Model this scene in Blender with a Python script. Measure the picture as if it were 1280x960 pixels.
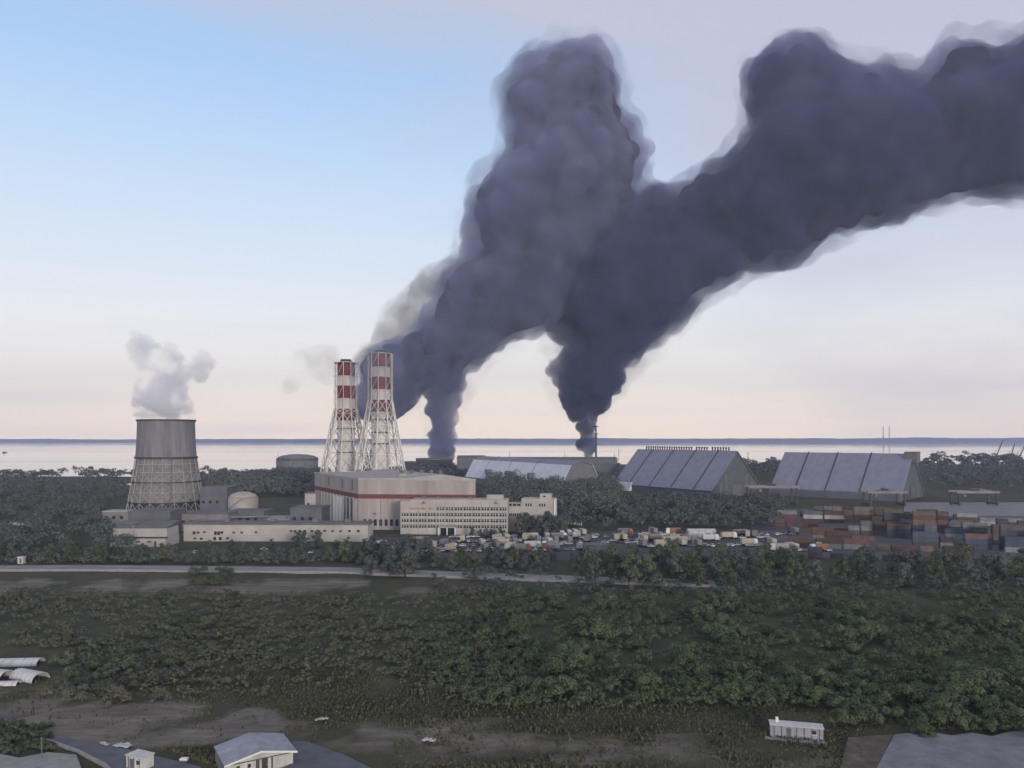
import bpy, math, random
import numpy as np
from mathutils import Vector, noise

for o in list(bpy.data.objects):
    bpy.data.objects.remove(o)
sc = bpy.context.scene
COL = sc.collection
R = math.radians
rnd = random.Random(7)

# ------------------------------------------------------------------ camera
F, CX, HY, H = 960.0, 640.0, 547.5, 57.0       # focal length in px of a 1280 px wide frame, horizon row, eye height
cd = bpy.data.cameras.new('camera')
cam = bpy.data.objects.new('camera', cd)
COL.objects.link(cam)
sc.camera = cam
cam.location = (0, 0, H)
cam.rotation_euler = (R(90), 0, 0)
cd.sensor_width = 36
cd.lens = 27
cd.shift_y = 67.5 / 1280
cd.clip_start = 1
cd.clip_end = 60000

# ------------------------------------------------------------------ sky, sun, exposure
SUN_EL, SUN_ROT = R(7), R(158)
w = bpy.data.worlds.new('World')
sc.world = w
w.use_nodes = True
wt = w.node_tree
wl = wt.links


def wn(t, **k):
    n = wt.nodes.new(t)
    for a, b in k.items():
        setattr(n, a, b)
    return n


sky = wn('ShaderNodeTexSky', sky_type='NISHITA', sun_disc=False, sun_elevation=SUN_EL, sun_rotation=SUN_ROT,
         air_density=1.0, dust_density=1.0, ozone_density=1.0)
bg = wt.nodes['Background']
bg.inputs[1].default_value = 0.1
tc = wn('ShaderNodeTexCoord')
sep = wn('ShaderNodeSeparateXYZ')
wl.new(tc.outputs['Generated'], sep.inputs[0])
# low veil of thin haze and cirrus: colour by elevation, laid over the clear sky
ramp = wn('ShaderNodeValToRGB')
wl.new(sep.outputs['Z'], ramp.inputs[0])
er = ramp.color_ramp
SKY_GAIN = 3.1
def skc(r, g, b, k=1.0):
    f = lambda c: k * (((c / 255 + .055) / 1.055) ** 2.4) / SKY_GAIN * 10
    return (f(r), f(g), f(b), 1)
stops = [(0.0, skc(250, 226, 190, 1.78)), (0.05, skc(249, 231, 198, 1.70)), (0.11, skc(238, 232, 220, 1.45)), (0.2, skc(225, 233, 241, 1.16)),
         (0.32, skc(204, 228, 257)), (0.42, skc(172, 210, 258)), (0.5, skc(184, 206, 247)), (0.7, skc(150, 165, 200)), (1.0, skc(95, 110, 140))]
er.elements[0].position, er.elements[0].color = stops[0]
er.elements[1].position, er.elements[1].color = stops[-1]
for p, c in stops[1:-1]:
    e = er.elements.new(p)
    e.color = c
facr = wn('ShaderNodeValToRGB')
wl.new(sep.outputs['Z'], facr.inputs[0])
fe = facr.color_ramp
fe.elements[0].position, fe.elements[0].color = 0.0, (.97, .97, .97, 1)
fe.elements[1].position, fe.elements[1].color = 0.6, (.25, .25, .25, 1)
e = fe.elements.new(0.3); e.color = (.85, .85, .85, 1)
mixv = wn('ShaderNodeMix', data_type='RGBA')
wl.new(facr.outputs[0], mixv.inputs[0])
wl.new(sky.outputs[0], mixv.inputs[6])
wl.new(ramp.outputs[0], mixv.inputs[7])
# mauve-grey high cloud sheet, thick towards the upper right
mp = wn('ShaderNodeMapping')
mp.inputs['Scale'].default_value = (1.6, 1.6, 5.0)
wl.new(tc.outputs['Generated'], mp.inputs[0])
nz = wn('ShaderNodeTexNoise')
nz.inputs['Scale'].default_value = 1.6
nz.inputs['Detail'].default_value = 5
nz.inputs['Roughness'].default_value = .52
wl.new(mp.outputs[0], nz.inputs['Vector'])
def wm(op, a, b=None, c=None, clamp=False):
    n = wn('ShaderNodeMath', operation=op, use_clamp=clamp)
    for i, v in enumerate((a, b, c)):
        if v is None:
            continue
        if isinstance(v, (int, float)):
            n.inputs[i].default_value = v
        else:
            wl.new(v, n.inputs[i])
    return n.outputs[0]
right = wm('MULTIPLY_ADD', sep.outputs['X'], 1.15, 0.10)
high = wm('MULTIPLY_ADD', sep.outputs['Z'], 2.6, -0.72)
s1 = wm('ADD', wm('ADD', right, high), wm('MULTIPLY', wm('MAXIMUM', wm('SUBTRACT', sep.outputs['Z'], .445), 0.0), 7.0))
s2 = wm('MULTIPLY_ADD', nz.outputs['Fac'], 1.7, s1)
cfac = wm('MULTIPLY', wm('MULTIPLY_ADD', s2, 1.2, -0.95, clamp=True), 0.72)
mixc = wn('ShaderNodeMix', data_type='RGBA')
wl.new(cfac, mixc.inputs[0])
wl.new(mixv.outputs[2], mixc.inputs[6])
mixc.inputs[7].default_value = skc(208, 204, 216)
# faint warm streaks low on the right
mp2 = wn('ShaderNodeMapping')
mp2.inputs['Scale'].default_value = (2.0, 2.0, 38.0)
wl.new(tc.outputs['Generated'], mp2.inputs[0])
nz2 = wn('ShaderNodeTexNoise')
nz2.inputs['Scale'].default_value = 1.3
nz2.inputs['Detail'].default_value = 3
wl.new(mp2.outputs[0], nz2.inputs['Vector'])
low = wm('MULTIPLY_ADD', sep.outputs['Z'], -4.0, 0.9, clamp=True)
f2 = wm('MULTIPLY', wm('MULTIPLY', wm('MULTIPLY_ADD', nz2.outputs['Fac'], 5, -2.6, clamp=True), low), 0.34)
mixd = wn('ShaderNodeMix', data_type='RGBA')
wl.new(f2, mixd.inputs[0])
wl.new(mixc.outputs[2], mixd.inputs[6])
mixd.inputs[7].default_value = skc(205, 198, 205, 1.35)
wl.new(mixd.outputs[2], bg.inputs[0])

sd = bpy.data.lights.new('sun', 'SUN')
sd.energy = 0.62
sd.angle = R(9)
sd.color = (1, .90, .80)
so = bpy.data.objects.new('sun', sd)
COL.objects.link(so)
so.location = (300, -300, 400)
sun_dir = Vector((math.sin(SUN_ROT) * math.cos(SUN_EL), math.cos(SUN_ROT) * math.cos(SUN_EL), math.sin(SUN_EL)))
so.rotation_euler = sun_dir.to_track_quat('Z', 'Y').to_euler()

vs = sc.view_settings
vs.view_transform = 'Standard'
vs.look = 'None'
vs.gamma = 1
vs.use_curve_mapping = False
vs.exposure = math.log2(SKY_GAIN)
sc.cycles.max_bounces = 5
sc.cycles.diffuse_bounces = 2
sc.cycles.glossy_bounces = 2
sc.cycles.transparent_max_bounces = 12
sc.cycles.volume_bounces = 5
sc.cycles.volume_max_steps = 256

# ------------------------------------------------------------------ helpers
def P(px, py, D):
    """point seen at pixel (px, py) of the 1280x960 photograph at depth D"""
    return Vector(((px - CX) / F * D, D, H - (py - HY) / F * D))


def G(px, py, z=0.0):
    return P(px, py, (H - z) * F / (py - HY))


class MB:
    """collects boxes, prisms, bars and lathed shapes; build() links them as ONE mesh object"""
    def __init__(s):
        s.v, s.f, s.m = [], [], []
        s.cur = 0

    def add(s, vs_, fs):
        b = len(s.v)
        s.v += [tuple(v) for v in vs_]
        s.f += [tuple(b + i for i in f) for f in fs]
        s.m += [s.cur] * len(fs)
        return s

    def prism(s, poly, z0, z1, top=None):
        n = len(poly)
        top = top or poly
        a = 0.5 * sum(poly[i][0] * poly[(i + 1) % n][1] - poly[(i + 1) % n][0] * poly[i][1] for i in range(n))
        if a < 0:
            poly, top = poly[::-1], top[::-1]
        v = [(x, y, z0) for x, y in poly] + [(x, y, z1) for x, y in top]
        f = [tuple(range(n))[::-1], tuple(range(n, 2 * n))]
        f += [(i, (i + 1) % n, n + (i + 1) % n, n + i) for i in range(n)]
        return s.add(v, f)

    def box(s, c, d, rot=0.0):
        """c centre of the underside, d full sizes"""
        ca, sa = math.cos(rot), math.sin(rot)
        q = [(-.5, -.5), (.5, -.5), (.5, .5), (-.5, .5)]
        poly = [(c[0] + a * d[0] * ca - b * d[1] * sa, c[1] + a * d[0] * sa + b * d[1] * ca) for a, b in q]
        return s.prism(poly, c[2], c[2] + d[2])

    def tube(s, p0, p1, r, n=5, r2=None):
        p0, p1 = Vector(p0), Vector(p1)
        r2 = r if r2 is None else r2
        d = (p1 - p0).normalized()
        u = d.orthogonal().normalized()
        w_ = d.cross(u)
        v = []
        for p, q in ((p0, r), (p1, r2)):
            for i in range(n):
                a = 2 * math.pi * i / n
                v.append(p + u * math.cos(a) * q + w_ * math.sin(a) * q)
        f = [(i, (i + 1) % n, n + (i + 1) % n, n + i) for i in range(n)]
        f += [tuple(range(n))[::-1], tuple(range(n, 2 * n))]
        return s.add(v, f)

    def lathe(s, prof, n=32, c=(0, 0), cap=True):
        v, f = [], []
        for r, z in prof:
            for i in range(n):
                a = 2 * math.pi * i / n
                v.append((c[0] + r * math.cos(a), c[1] + r * math.sin(a), z))
        for k in range(len(prof) - 1):
            for i in range(n):
                j = (i + 1) % n
                f.append((k * n + i, k * n + j, (k + 1) * n + j, (k + 1) * n + i))
        if cap:
            f.append(tuple(range(n))[::-1])
            f.append(tuple(range((len(prof) - 1) * n, len(prof) * n)))
        return s.add(v, f)

    def extrude(s, prof, o, u, v_, L, l0=0.0):
        """profile [(a, z)] in the plane of v_ and up, extruded along u from l0 to L"""
        n = len(prof)
        pts = [o + u * l + v_ * a + Vector((0, 0, z)) for l in (l0, L) for a, z in prof]
        f = [(i, (i + 1) % n, n + (i + 1) % n, n + i) for i in range(n)]
        f += [tuple(range(n))[::-1], tuple(range(n, 2 * n))]
        return s.add(pts, f)

    def build(s, name, mat, parent=None, smooth=False, fix=True):
        me = bpy.data.meshes.new(name)
        me.from_pydata(s.v, [], s.f)
        for m_ in (mat if isinstance(mat, (list, tuple)) else [mat]):
            me.materials.append(m_)
        if isinstance(mat, (list, tuple)):
            me.polygons.foreach_set('material_index', s.m)
        if fix:
            import bmesh
            bm = bmesh.new()
            bm.from_mesh(me)
            bmesh.ops.recalc_face_normals(bm, faces=bm.faces)
            bm.to_mesh(me)
            bm.free()
        if smooth:
            me.polygons.foreach_set('use_smooth', [True] * len(me.polygons))
        return link(name, me, parent)


def link(name, me, parent=None):
    o = bpy.data.objects.new(name, me)
    COL.objects.link(o)
    if parent is not None:
        o.parent = parent
    return o


def tag(o, label=None, cat=None, group=None, kind=None):
    for k, v in (('label', label), ('category', cat), ('group', group), ('kind', kind)):
        if v:
            o[k] = v
    return o


def empty(name, loc, label, cat, group=None, rz=0.0):
    o = link(name, None)
    o.location = loc
    o.rotation_euler.z = rz
    return tag(o, label, cat, group)


def np_mesh(name, verts, faces, mat, parent=None, smooth=False, k=4):
    me = bpy.data.meshes.new(name)
    verts = np.asarray(verts, np.float32)
    faces = np.asarray(faces, np.int32)
    me.vertices.add(len(verts))
    me.vertices.foreach_set('co', verts.ravel())
    me.loops.add(faces.size)
    me.loops.foreach_set('vertex_index', faces.ravel())
    me.polygons.add(len(faces))
    me.polygons.foreach_set('loop_start', np.arange(0, faces.size, k, dtype=np.int32))
    me.polygons.foreach_set('loop_total', np.full(len(faces), k, np.int32))
    if smooth:
        me.polygons.foreach_set('use_smooth', np.ones(len(faces), bool))
    me.update(calc_edges=True)
    me.validate()
    for m_ in (mat if isinstance(mat, (list, tuple)) else [mat]):
        me.materials.append(m_)
    return link(name, me, parent)


def copy_tree(o, parent=None):
    c = o.copy()
    COL.objects.link(c)
    if parent is not None:
        c.parent = parent
    for ch in list(o.children):
        copy_tree(ch, c)
    return c


# ------------------------------------------------------------------ materials
def srgb(r, g, b):
    f = lambda c: c / 12.92 if c <= .04045 else ((c + .055) / 1.055) ** 2.4
    return (f(r / 255), f(g / 255), f(b / 255), 1)


MATS = {}


def M(name, col, rough=.7, var=.25, scale=.15, col2=None, stretch=(1, 1, 1), spec=.3, metal=0.0, bump=0.0, bscale=1.0,
      per_object=0.0, bands=None):
    """weathered surface: base colour broken by two scales of noise; optional corrugation bump and per-object variation"""
    if name in MATS:
        return MATS[name]
    m = bpy.data.materials.new(name)
    m.use_nodes = True
    nt = m.node_tree
    L = nt.links
    b = nt.nodes['Principled BSDF']
    b.inputs['Roughness'].default_value = rough
    b.inputs['Metallic'].default_value = metal
    b.inputs['Specular IOR Level'].default_value = spec
    co = nt.nodes.new('ShaderNodeTexCoord')
    mp_ = nt.nodes.new('ShaderNodeMapping')
    mp_.inputs['Scale'].default_value = stretch
    L.new(co.outputs['Object'], mp_.inputs[0])
    n1 = nt.nodes.new('ShaderNodeTexNoise')
    n1.inputs['Scale'].default_value = scale
    n1.inputs['Detail'].default_value = 6
    n1.inputs['Roughness'].default_value = .65
    L.new(mp_.outputs[0], n1.inputs['Vector'])
    r_ = nt.nodes.new('ShaderNodeValToRGB')
    c2 = col2 or tuple(c * (1 - var) for c in col[:3]) + (1,)
    c1 = tuple(min(1, c * (1 + var * .4)) for c in col[:3]) + (1,)
    r_.color_ramp.elements[0].position = .32
    r_.color_ramp.elements[1].position = .68
    r_.color_ramp.elements[0].color = c2
    r_.color_ramp.elements[1].color = c1
    L.new(n1.outputs['Fac'], r_.inputs[0])
    out = r_.outputs[0]
    if per_object:
        oi = nt.nodes.new('ShaderNodeObjectInfo')
        hs = nt.nodes.new('ShaderNodeHueSaturation')
        mr = nt.nodes.new('ShaderNodeMapRange')
        mr.inputs[3].default_value = 1 - per_object
        mr.inputs[4].default_value = 1 + per_object
        L.new(oi.outputs['Random'], mr.inputs[0])
        L.new(mr.outputs[0], hs.inputs['Value'])
        mr2 = nt.nodes.new('ShaderNodeMapRange')
        mr2.inputs[3].default_value = .5 - per_object * .08
        mr2.inputs[4].default_value = .5 + per_object * .06
        wn_ = nt.nodes.new('ShaderNodeTexWhiteNoise')
        wn_.noise_dimensions = '1D'
        L.new(oi.outputs['Random'], wn_.inputs['W'])
        L.new(wn_.outputs['Value'], mr2.inputs[0])
        L.new(mr2.outputs[0], hs.inputs['Hue'])
        L.new(out, hs.inputs['Color'])
        out = hs.outputs[0]
    L.new(out, b.inputs['Base Color'])
    if bump or bands:
        bp = nt.nodes.new('ShaderNodeBump')
        bp.inputs['Strength'].default_value = bump or .5
        bp.inputs['Distance'].default_value = .15
        if bands:
            wv = nt.nodes.new('ShaderNodeTexWave')
            wv.wave_type = 'BANDS'
            wv.bands_direction = bands[0]
            wv.inputs['Scale'].default_value = bands[1]
            L.new(co.outputs['Object'], wv.inputs['Vector'])
            L.new(wv.outputs['Fac'], bp.inputs['Height'])
        else:
            n2 = nt.nodes.new('ShaderNodeTexNoise')
            n2.inputs['Scale'].default_value = bscale
            n2.inputs['Detail'].default_value = 4
            L.new(co.outputs['Object'], n2.inputs['Vector'])
            L.new(n2.outputs['Fac'], bp.inputs['Height'])
        L.new(bp.outputs[0], b.inputs['Normal'])
    MATS[name] = m
    return m


cream = M('cream_panel', (.36, .322, .318, 1), .75, .3, .12, stretch=(1, 1, .10), bands=('X', .5), bump=.25)
cream2 = M('cream_render', (.42, .395, .378, 1), .8, .2, .09)
pale = M('pale_concrete', (.37, .355, .35, 1), .8, .2, .12)
whitep = M('white_paint', (.72, .71, .69, 1), .55, .14, .35, stretch=(1, 1, .2))
offwhite = M('chimney_white', (.62, .60, .58, 1), .65, .2, .22, stretch=(1, 1, .25))
redp = M('chimney_red', (.17, .038, .042, 1), .65, .25, .25, stretch=(1, 1, .3))
redtrim = M('red_brown_trim', (.17, .055, .05, 1), .7, .2, .2)
lattice_m = M('lattice_steel', (.60, .58, .56, 1), .5, .25, .4, metal=.1)
darksteel = M('dark_steel', (.045, .048, .055, 1), .6, .3, .4)
greysteel = M('grey_steel', (.16, .16, .17, 1), .6, .25, .3)
glass = M('window_glass', (.035, .042, .05, 1), .12, .4, .7, spec=.6)
greenglass = M('green_glass', (.07, .10, .09, 1), .15, .3, .5, spec=.6)
tower_clad = M('tower_cladding', (.20, .20, .228, 1), .8, .38, .16, stretch=(1, 1, .12), bump=.2, bscale=.6)
tower_low = M('tower_lower_cladding', (.218, .214, .222, 1), .85, .35, .22, bump=.3, bscale=.4)
tower_frame = M('tower_frame', (.34, .335, .34, 1), .75, .3, .4)
shed_roof = M('shed_roof_mauve', (.215, .22, .29, 1), .55, .2, .2, stretch=(1, 1, .15), bands=('DIAGONAL', .35), bump=.2)
shed_roof_white = M('shed_roof_white', (.62, .62, .68, 1), .5, .16, .08, bands=('DIAGONAL', .35), bump=.2)
shed_gable = M('shed_gable', (.095, .105, .12, 1), .7, .25, .1, bands=('X', .5), bump=.3)
shed_gable_pale = M('shed_gable_pale', (.145, .15, .16, 1), .7, .2, .1)
slate = M('bluish_slate', (.13, .135, .16, 1), .7, .3, .1)
greyblock = M('grey_block', (.22, .215, .22, 1), .75, .3, .12)
roofgrey = M('roof_felt', (.14, .14, .155, 1), .85, .3, .12)
tankm = M('tank_grey', (.17, .17, .18, 1), .6, .25, .1, stretch=(1, 1, .3))
tankpale = M('tank_pale', (.36, .33, .29, 1), .6, .25, .12)
darktank = M('sooty_tank', (.05, .05, .06, 1), .8, .3, .1)
bark = M('bark', (.06, .05, .042, 1), .9, .3, 1.5)
rubber = M('tyre_rubber', (.02, .02, .02, 1), .8, .2, 2)
kerbm = M('kerb_concrete', (.28, .27, .265, 1), .85, .25, .6)
asphalt = M('asphalt', (.115, .12, .145, 1), .85, .3, .25, bump=.1, bscale=3)
lotm = M('lot_asphalt', (.075, .072, .075, 1), .9, .35, .08)
roadpale = M('road_concrete', (.235, .235, .245, 1), .85, .25, .12)
sand = M('sandy_soil', (.125, .105, .088, 1), .95, .5, .22, col2=(.055, .048, .040, 1), bump=.4, bscale=1.2)
yardm = M('yard_concrete', (.20, .20, .22, 1), .85, .3, .3)
tarp = M('white_tarpaulin', (.55, .55, .56, 1), .6, .2, .6)
house_roof = M('house_roof_sheet', (.29, .31, .36, 1), .55, .3, .5)
house_white = M('house_white_wall', (.52, .51, .49, 1), .7, .3, .6, stretch=(1, 1, .35))
house_blue = M('house_blue_grey_wall', (.33, .35, .40, 1), .7, .2, .8)  # white wall again, with the left side's bluish shade put into the colour


def foliage(name, c1, c2, vary=.35):
    m = M(name, c1, .65, .3, .9, col2=c2, spec=.25, per_object=vary)
    return m


leaf_dark = foliage('leaves_dark', (.088, .102, .088, 1), (.062, .074, .068, 1), .22)
leaf_mid = foliage('leaves_mid', (.078, .098, .054, 1), (.052, .066, .042, 1))
leaf_green = foliage('leaves_green', (.084, .112, .054, 1), (.056, .074, .040, 1), .22)
leaf_olive = foliage('leaves_olive', (.100, .106, .074, 1), (.062, .068, .050, 1), .25)
grass_m = foliage('grass_blades', (.086, .088, .054, 1), (.052, .056, .036, 1), .1)


def vol_mat(name, color, dens, absorb=(0, 0, 0), nscale=.02, lo=.42, hi=.62, detail=4, step=.12, zfade=None, aniso=0.0, warp=0.0, dmin=0.0):
    m = bpy.data.materials.new(name)
    m.use_nodes = True
    nt = m.node_tree
    L = nt.links
    nt.nodes.remove(nt.nodes['Principled BSDF'])
    out = nt.nodes['Material Output']
    v = nt.nodes.new('ShaderNodeVolumePrincipled')
    v.inputs['Color'].default_value = (*color, 1)
    v.inputs['Anisotropy'].default_value = aniso
    v.inputs['Absorption Color'].default_value = (*absorb, 1)
    L.new(v.outputs[0], out.inputs['Volume'])
    if nscale is None:
        v.inputs['Density'].default_value = dens
        return m
    co = nt.nodes.new('ShaderNodeTexCoord')
    n1 = nt.nodes.new('ShaderNodeTexNoise')
    n1.inputs['Scale'].default_value = nscale
    n1.inputs['Detail'].default_value = detail
    n1.inputs['Roughness'].default_value = .6
    n1.inputs['Distortion'].default_value = warp
    L.new(co.outputs['Object'], n1.inputs['Vector'])
    mr = nt.nodes.new('ShaderNodeMapRange')
    mr.interpolation_type = 'SMOOTHSTEP'
    mr.inputs[1].default_value = lo
    mr.inputs[2].default_value = hi
    mr.inputs[3].default_value = dmin
    mr.inputs[4].default_value = dens
    L.new(n1.outputs['Fac'], mr.inputs[0])
    d = mr.outputs[0]
    if zfade:
        se = nt.nodes.new('ShaderNodeSeparateXYZ')
        L.new(co.outputs['Object'], se.inputs[0])
        m2 = nt.nodes.new('ShaderNodeMapRange')
        m2.inputs[1].default_value, m2.inputs[2].default_value = zfade[0], zfade[1]
        m2.inputs[3].default_value, m2.inputs[4].default_value = (zfade[3] if len(zfade) > 3 else 1), zfade[2]
        L.new(se.outputs['Z'], m2.inputs[0])
        mu = nt.nodes.new('ShaderNodeMath')
        mu.operation = 'MULTIPLY'
        L.new(d, mu.inputs[0])
        L.new(m2.outputs[0], mu.inputs[1])
        d = mu.outputs[0]
    L.new(d, v.inputs['Density'])
    m.cycles.volume_step_rate = step
    return m


#@@STRUCT
# ------------------------------------------------------------------ ground, water, far shore
def fbm(x, y, s, o=4):
    return noise.fractal(Vector((x * s, y * s, 3.7)), 1.0, 2.0, o)


def coast(x):
    t = min(1, max(0, (x + 420) / 260))
    t = t * t * (3 - 2 * t)
    return 1190 + 560 * t + 24 * fbm(x, 0, .006) + 6 * fbm(x, 9, .05)


SOIL = [  # bare-earth areas (px, py, half width, half height, weight)
    (150, 905, 210, 34, 1.0), (330, 915, 190, 16, .75), (520, 930, 260, 18, .8), (60, 860, 120, 26, .8), (120, 731, 210, 10, 1.25),
    (330, 731, 140, 10, 1.15), (470, 740, 90, 6, .8), (560, 905, 200, 9, .5), (780, 930, 200, 14, .55), (960, 905, 120, 14, .5), (930, 950, 240, 14, .6),
    (60, 790, 90, 16, .5), (330, 870, 170, 12, .25), (640, 950, 250, 8, .7)]
rows = [962, 955, 948, 941, 934, 927, 920, 913, 906, 899, 892, 885, 876, 866, 856, 846, 834, 822, 808, 794, 780, 765, 750, 738, 728, 718,
        708, 698, 688, 676, 664, 652, 640, 628, 616, 606]
NX = 150
gv, gs = [], []
ys = [-300, 0, 60, 100] + [H * F / (r_ - HY) for r_ in rows]
for j, yv in enumerate(ys):
    half = max(200, yv * .95) if yv < 900 else yv * 1.0
    for i in range(NX + 1):
        t = (i / NX) * 2 - 1
        x = t * half if abs(t) < .93 else math.copysign(half * .93 + (abs(t) - .93) / .07 * (4200 - half * .93), t)
        z = 0.0
        if yv > 100:
            px, py = CX + x / yv * F, HY + H / yv * F
            s_ = 0
            for a, b_, c_, d_, e_ in SOIL:
                q = ((px - a) / c_) ** 2 + ((py - b_) / d_) ** 2
                s_ = max(s_, e_ * max(0, min(1, 1.6 - q * 1.1)))
            s_ = max(0, min(1, s_ * (.75 + .9 * fbm(x, yv, .06, 5))))
            z = .35 * fbm(x, yv, .05) + .12 * fbm(x, yv, .3) if yv < 330 else 0
            if yv < 200:
                z += .9 * s_ * max(0, fbm(x, yv, .16, 3) + .15)
        else:
            s_ = .2
        gv.append((x, yv, z))
        gs.append(s_)
nr = len(ys)
# rows that follow the coast
for k, fr in enumerate((.3, .6, .8, 1.0)):
    for i in range(NX + 1):
        x, y0 = gv[(nr - 1) * (NX + 1) + i][:2]
        X = x * (1 + .75 * fr) if abs(x) < 2000 else x
        yc = coast(X)
        gv.append((X, y0 + (yc - y0) * fr, 0 if fr < 1 else -2.2))
        gs.append(0)
nr += 4
gf = []
for j in range(nr - 1):
    for i in range(NX):
        a = j * (NX + 1) + i
        gf.append((a, a + 1, a + NX + 2, a + NX + 1))
gm = bpy.data.materials.new('ground_soil_and_grass')
gm.use_nodes = True
nt = gm.node_tree
L = nt.links
b = nt.nodes['Principled BSDF']
b.inputs['Roughness'].default_value = .95
b.inputs['Specular IOR Level'].default_value = .1
co = nt.nodes.new('ShaderNodeTexCoord')
at = nt.nodes.new('ShaderNodeAttribute')
at.attribute_name = 'soil'
def gn(scale, det=5, rough=.6):
    n = nt.nodes.new('ShaderNodeTexNoise')
    n.inputs['Scale'].default_value = scale
    n.inputs['Detail'].default_value = det
    n.inputs['Roughness'].default_value = rough
    L.new(co.outputs['Object'], n.inputs['Vector'])
    return n.outputs['Fac']
def gr(fac, *st):
    n = nt.nodes.new('ShaderNodeValToRGB')
    n.color_ramp.elements[0].position, n.color_ramp.elements[0].color = st[0]
    n.color_ramp.elements[1].position, n.color_ramp.elements[1].color = st[-1]
    for p, c in st[1:-1]:
        n.color_ramp.elements.new(p).color = c
    L.new(fac, n.inputs[0])
    return n.outputs[0]
gcol = gr(gn(.045, 8, .68), (.3, (.046, .050, .034, 1)), (.5, (.066, .068, .044, 1)), (.7, (.092, .086, .060, 1)))
mps = nt.nodes.new('ShaderNodeMapping')
mps.inputs['Scale'].default_value = (.045, .22, 1)
mps.inputs['Rotation'].default_value = (0, 0, .22)
L.new(co.outputs['Object'], mps.inputs[0])
nst = nt.nodes.new('ShaderNodeTexNoise')
nst.inputs['Scale'].default_value = 1.0
nst.inputs['Detail'].default_value = 8
nst.inputs['Roughness'].default_value = .72
nst.inputs['Distortion'].default_value = .5
L.new(mps.outputs[0], nst.inputs['Vector'])
scol = gr(nst.outputs['Fac'], (.3, (.095, .082, .072, 1)), (.5, (.165, .145, .125, 1)), (.72, (.27, .24, .205, 1)))
mth = nt.nodes.new('ShaderNodeMath')
mth.operation = 'MULTIPLY_ADD'
mth.use_clamp = True
L.new(gn(.16, 7, .7), mth.inputs[0])
mth.inputs[1].default_value = 2.2
L.new(at.outputs['Fac'], nt.nodes.new('ShaderNodeMath').inputs[0])
mm = nt.nodes[-1]
mm.operation = 'MULTIPLY_ADD'
mm.inputs[1].default_value = 2.6
mm.inputs[2].default_value = -2.15
L.new(mm.outputs[0], mth.inputs[2])
mx = nt.nodes.new('ShaderNodeMix')
mx.data_type = 'RGBA'
L.new(mth.outputs[0], mx.inputs[0])
L.new(gcol, mx.inputs[6])
L.new(scol, mx.inputs[7])
L.new(mx.outputs[2], b.inputs['Base Color'])
bp = nt.nodes.new('ShaderNodeBump')
bp.inputs['Strength'].default_value = .7
bp.inputs['Distance'].default_value = .5
L.new(gn(.6, 6, .7), bp.inputs['Height'])
L.new(bp.outputs[0], b.inputs['Normal'])
ground = np_mesh('ground', gv, gf, gm, smooth=True)
a_ = ground.data.attributes.new('soil', 'FLOAT', 'POINT')
a_.data.foreach_set('value', np.array(gs, np.float32))
tag(ground, kind='structure')

sea_m = bpy.data.materials.new('sea_water')
sea_m.use_nodes = True
nt = sea_m.node_tree
L = nt.links
b = nt.nodes['Principled BSDF']
b.inputs['Base Color'].default_value = (.22, .27, .31, 1)
b.inputs['Roughness'].default_value = .12
b.inputs['IOR'].default_value = 1.5
co = nt.nodes.new('ShaderNodeTexCoord')
mp_ = nt.nodes.new('ShaderNodeMapping')
mp_.inputs['Scale'].default_value = (.0003, .0042, 1)
L.new(co.outputs['Object'], mp_.inputs[0])
n1 = nt.nodes.new('ShaderNodeTexNoise')
n1.inputs['Scale'].default_value = 1.0
n1.inputs['Detail'].default_value = 7
n1.inputs['Distortion'].default_value = 1.2
L.new(mp_.outputs[0], n1.inputs['Vector'])
rr = nt.nodes.new('ShaderNodeMapRange')
rr.inputs[1].default_value, rr.inputs[2].default_value = .4, .65
rr.inputs[3].default_value, rr.inputs[4].default_value = .03, .09
L.new(n1.outputs['Fac'], rr.inputs[0])
L.new(rr.outputs[0], b.inputs['Roughness'])
n2 = nt.nodes.new('ShaderNodeTexNoise')
n2.inputs['Scale'].default_value = .12
n2.inputs['Detail'].default_value = 3
L.new(co.outputs['Object'], n2.inputs['Vector'])
bp = nt.nodes.new('ShaderNodeBump')
bp.inputs['Strength'].default_value = .015
bp.inputs['Distance'].default_value = .5
L.new(n2.outputs['Fac'], bp.inputs['Height'])
L.new(bp.outputs[0], b.inputs['Normal'])
SEA_Z = -1.5
sea = MB().add([(-8600, 1000, SEA_Z), (8600, 1000, SEA_Z), (8600, 10900, SEA_Z), (-8600, 10900, SEA_Z)], [(0, 1, 2, 3)]).build('sea', sea_m)
tag(sea, kind='structure')


def sheet(name, pts, z, mat, kind='structure', thick=None):
    """flat surface laid over the ground (points in ground pixels or metres); thick gives a real slab"""
    m_ = MB()
    q = [(p[0], p[1]) for p in pts]
    m_.prism(q, -.6 if thick is None else z - thick, z)
    return tag(m_.build(name, mat), kind=kind)


def gp(*px):
    return [G(a, b_)[:2] for a, b_ in px]


lag = [(x, y) for x, y in ((40, 606.2), (70, 604.6), (100, 605), (130, 604.2), (166, 604), (168, 606.2), (150, 607), (120, 606.8), (80, 607.4), (45, 607.4))]
sheet('lagoon_water', gp(*lag), .02, sea_m)
sheet('lagoon_water', gp((247, 602), (262, 601.6), (263, 604.2), (249, 605)), .02, sea_m)

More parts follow.
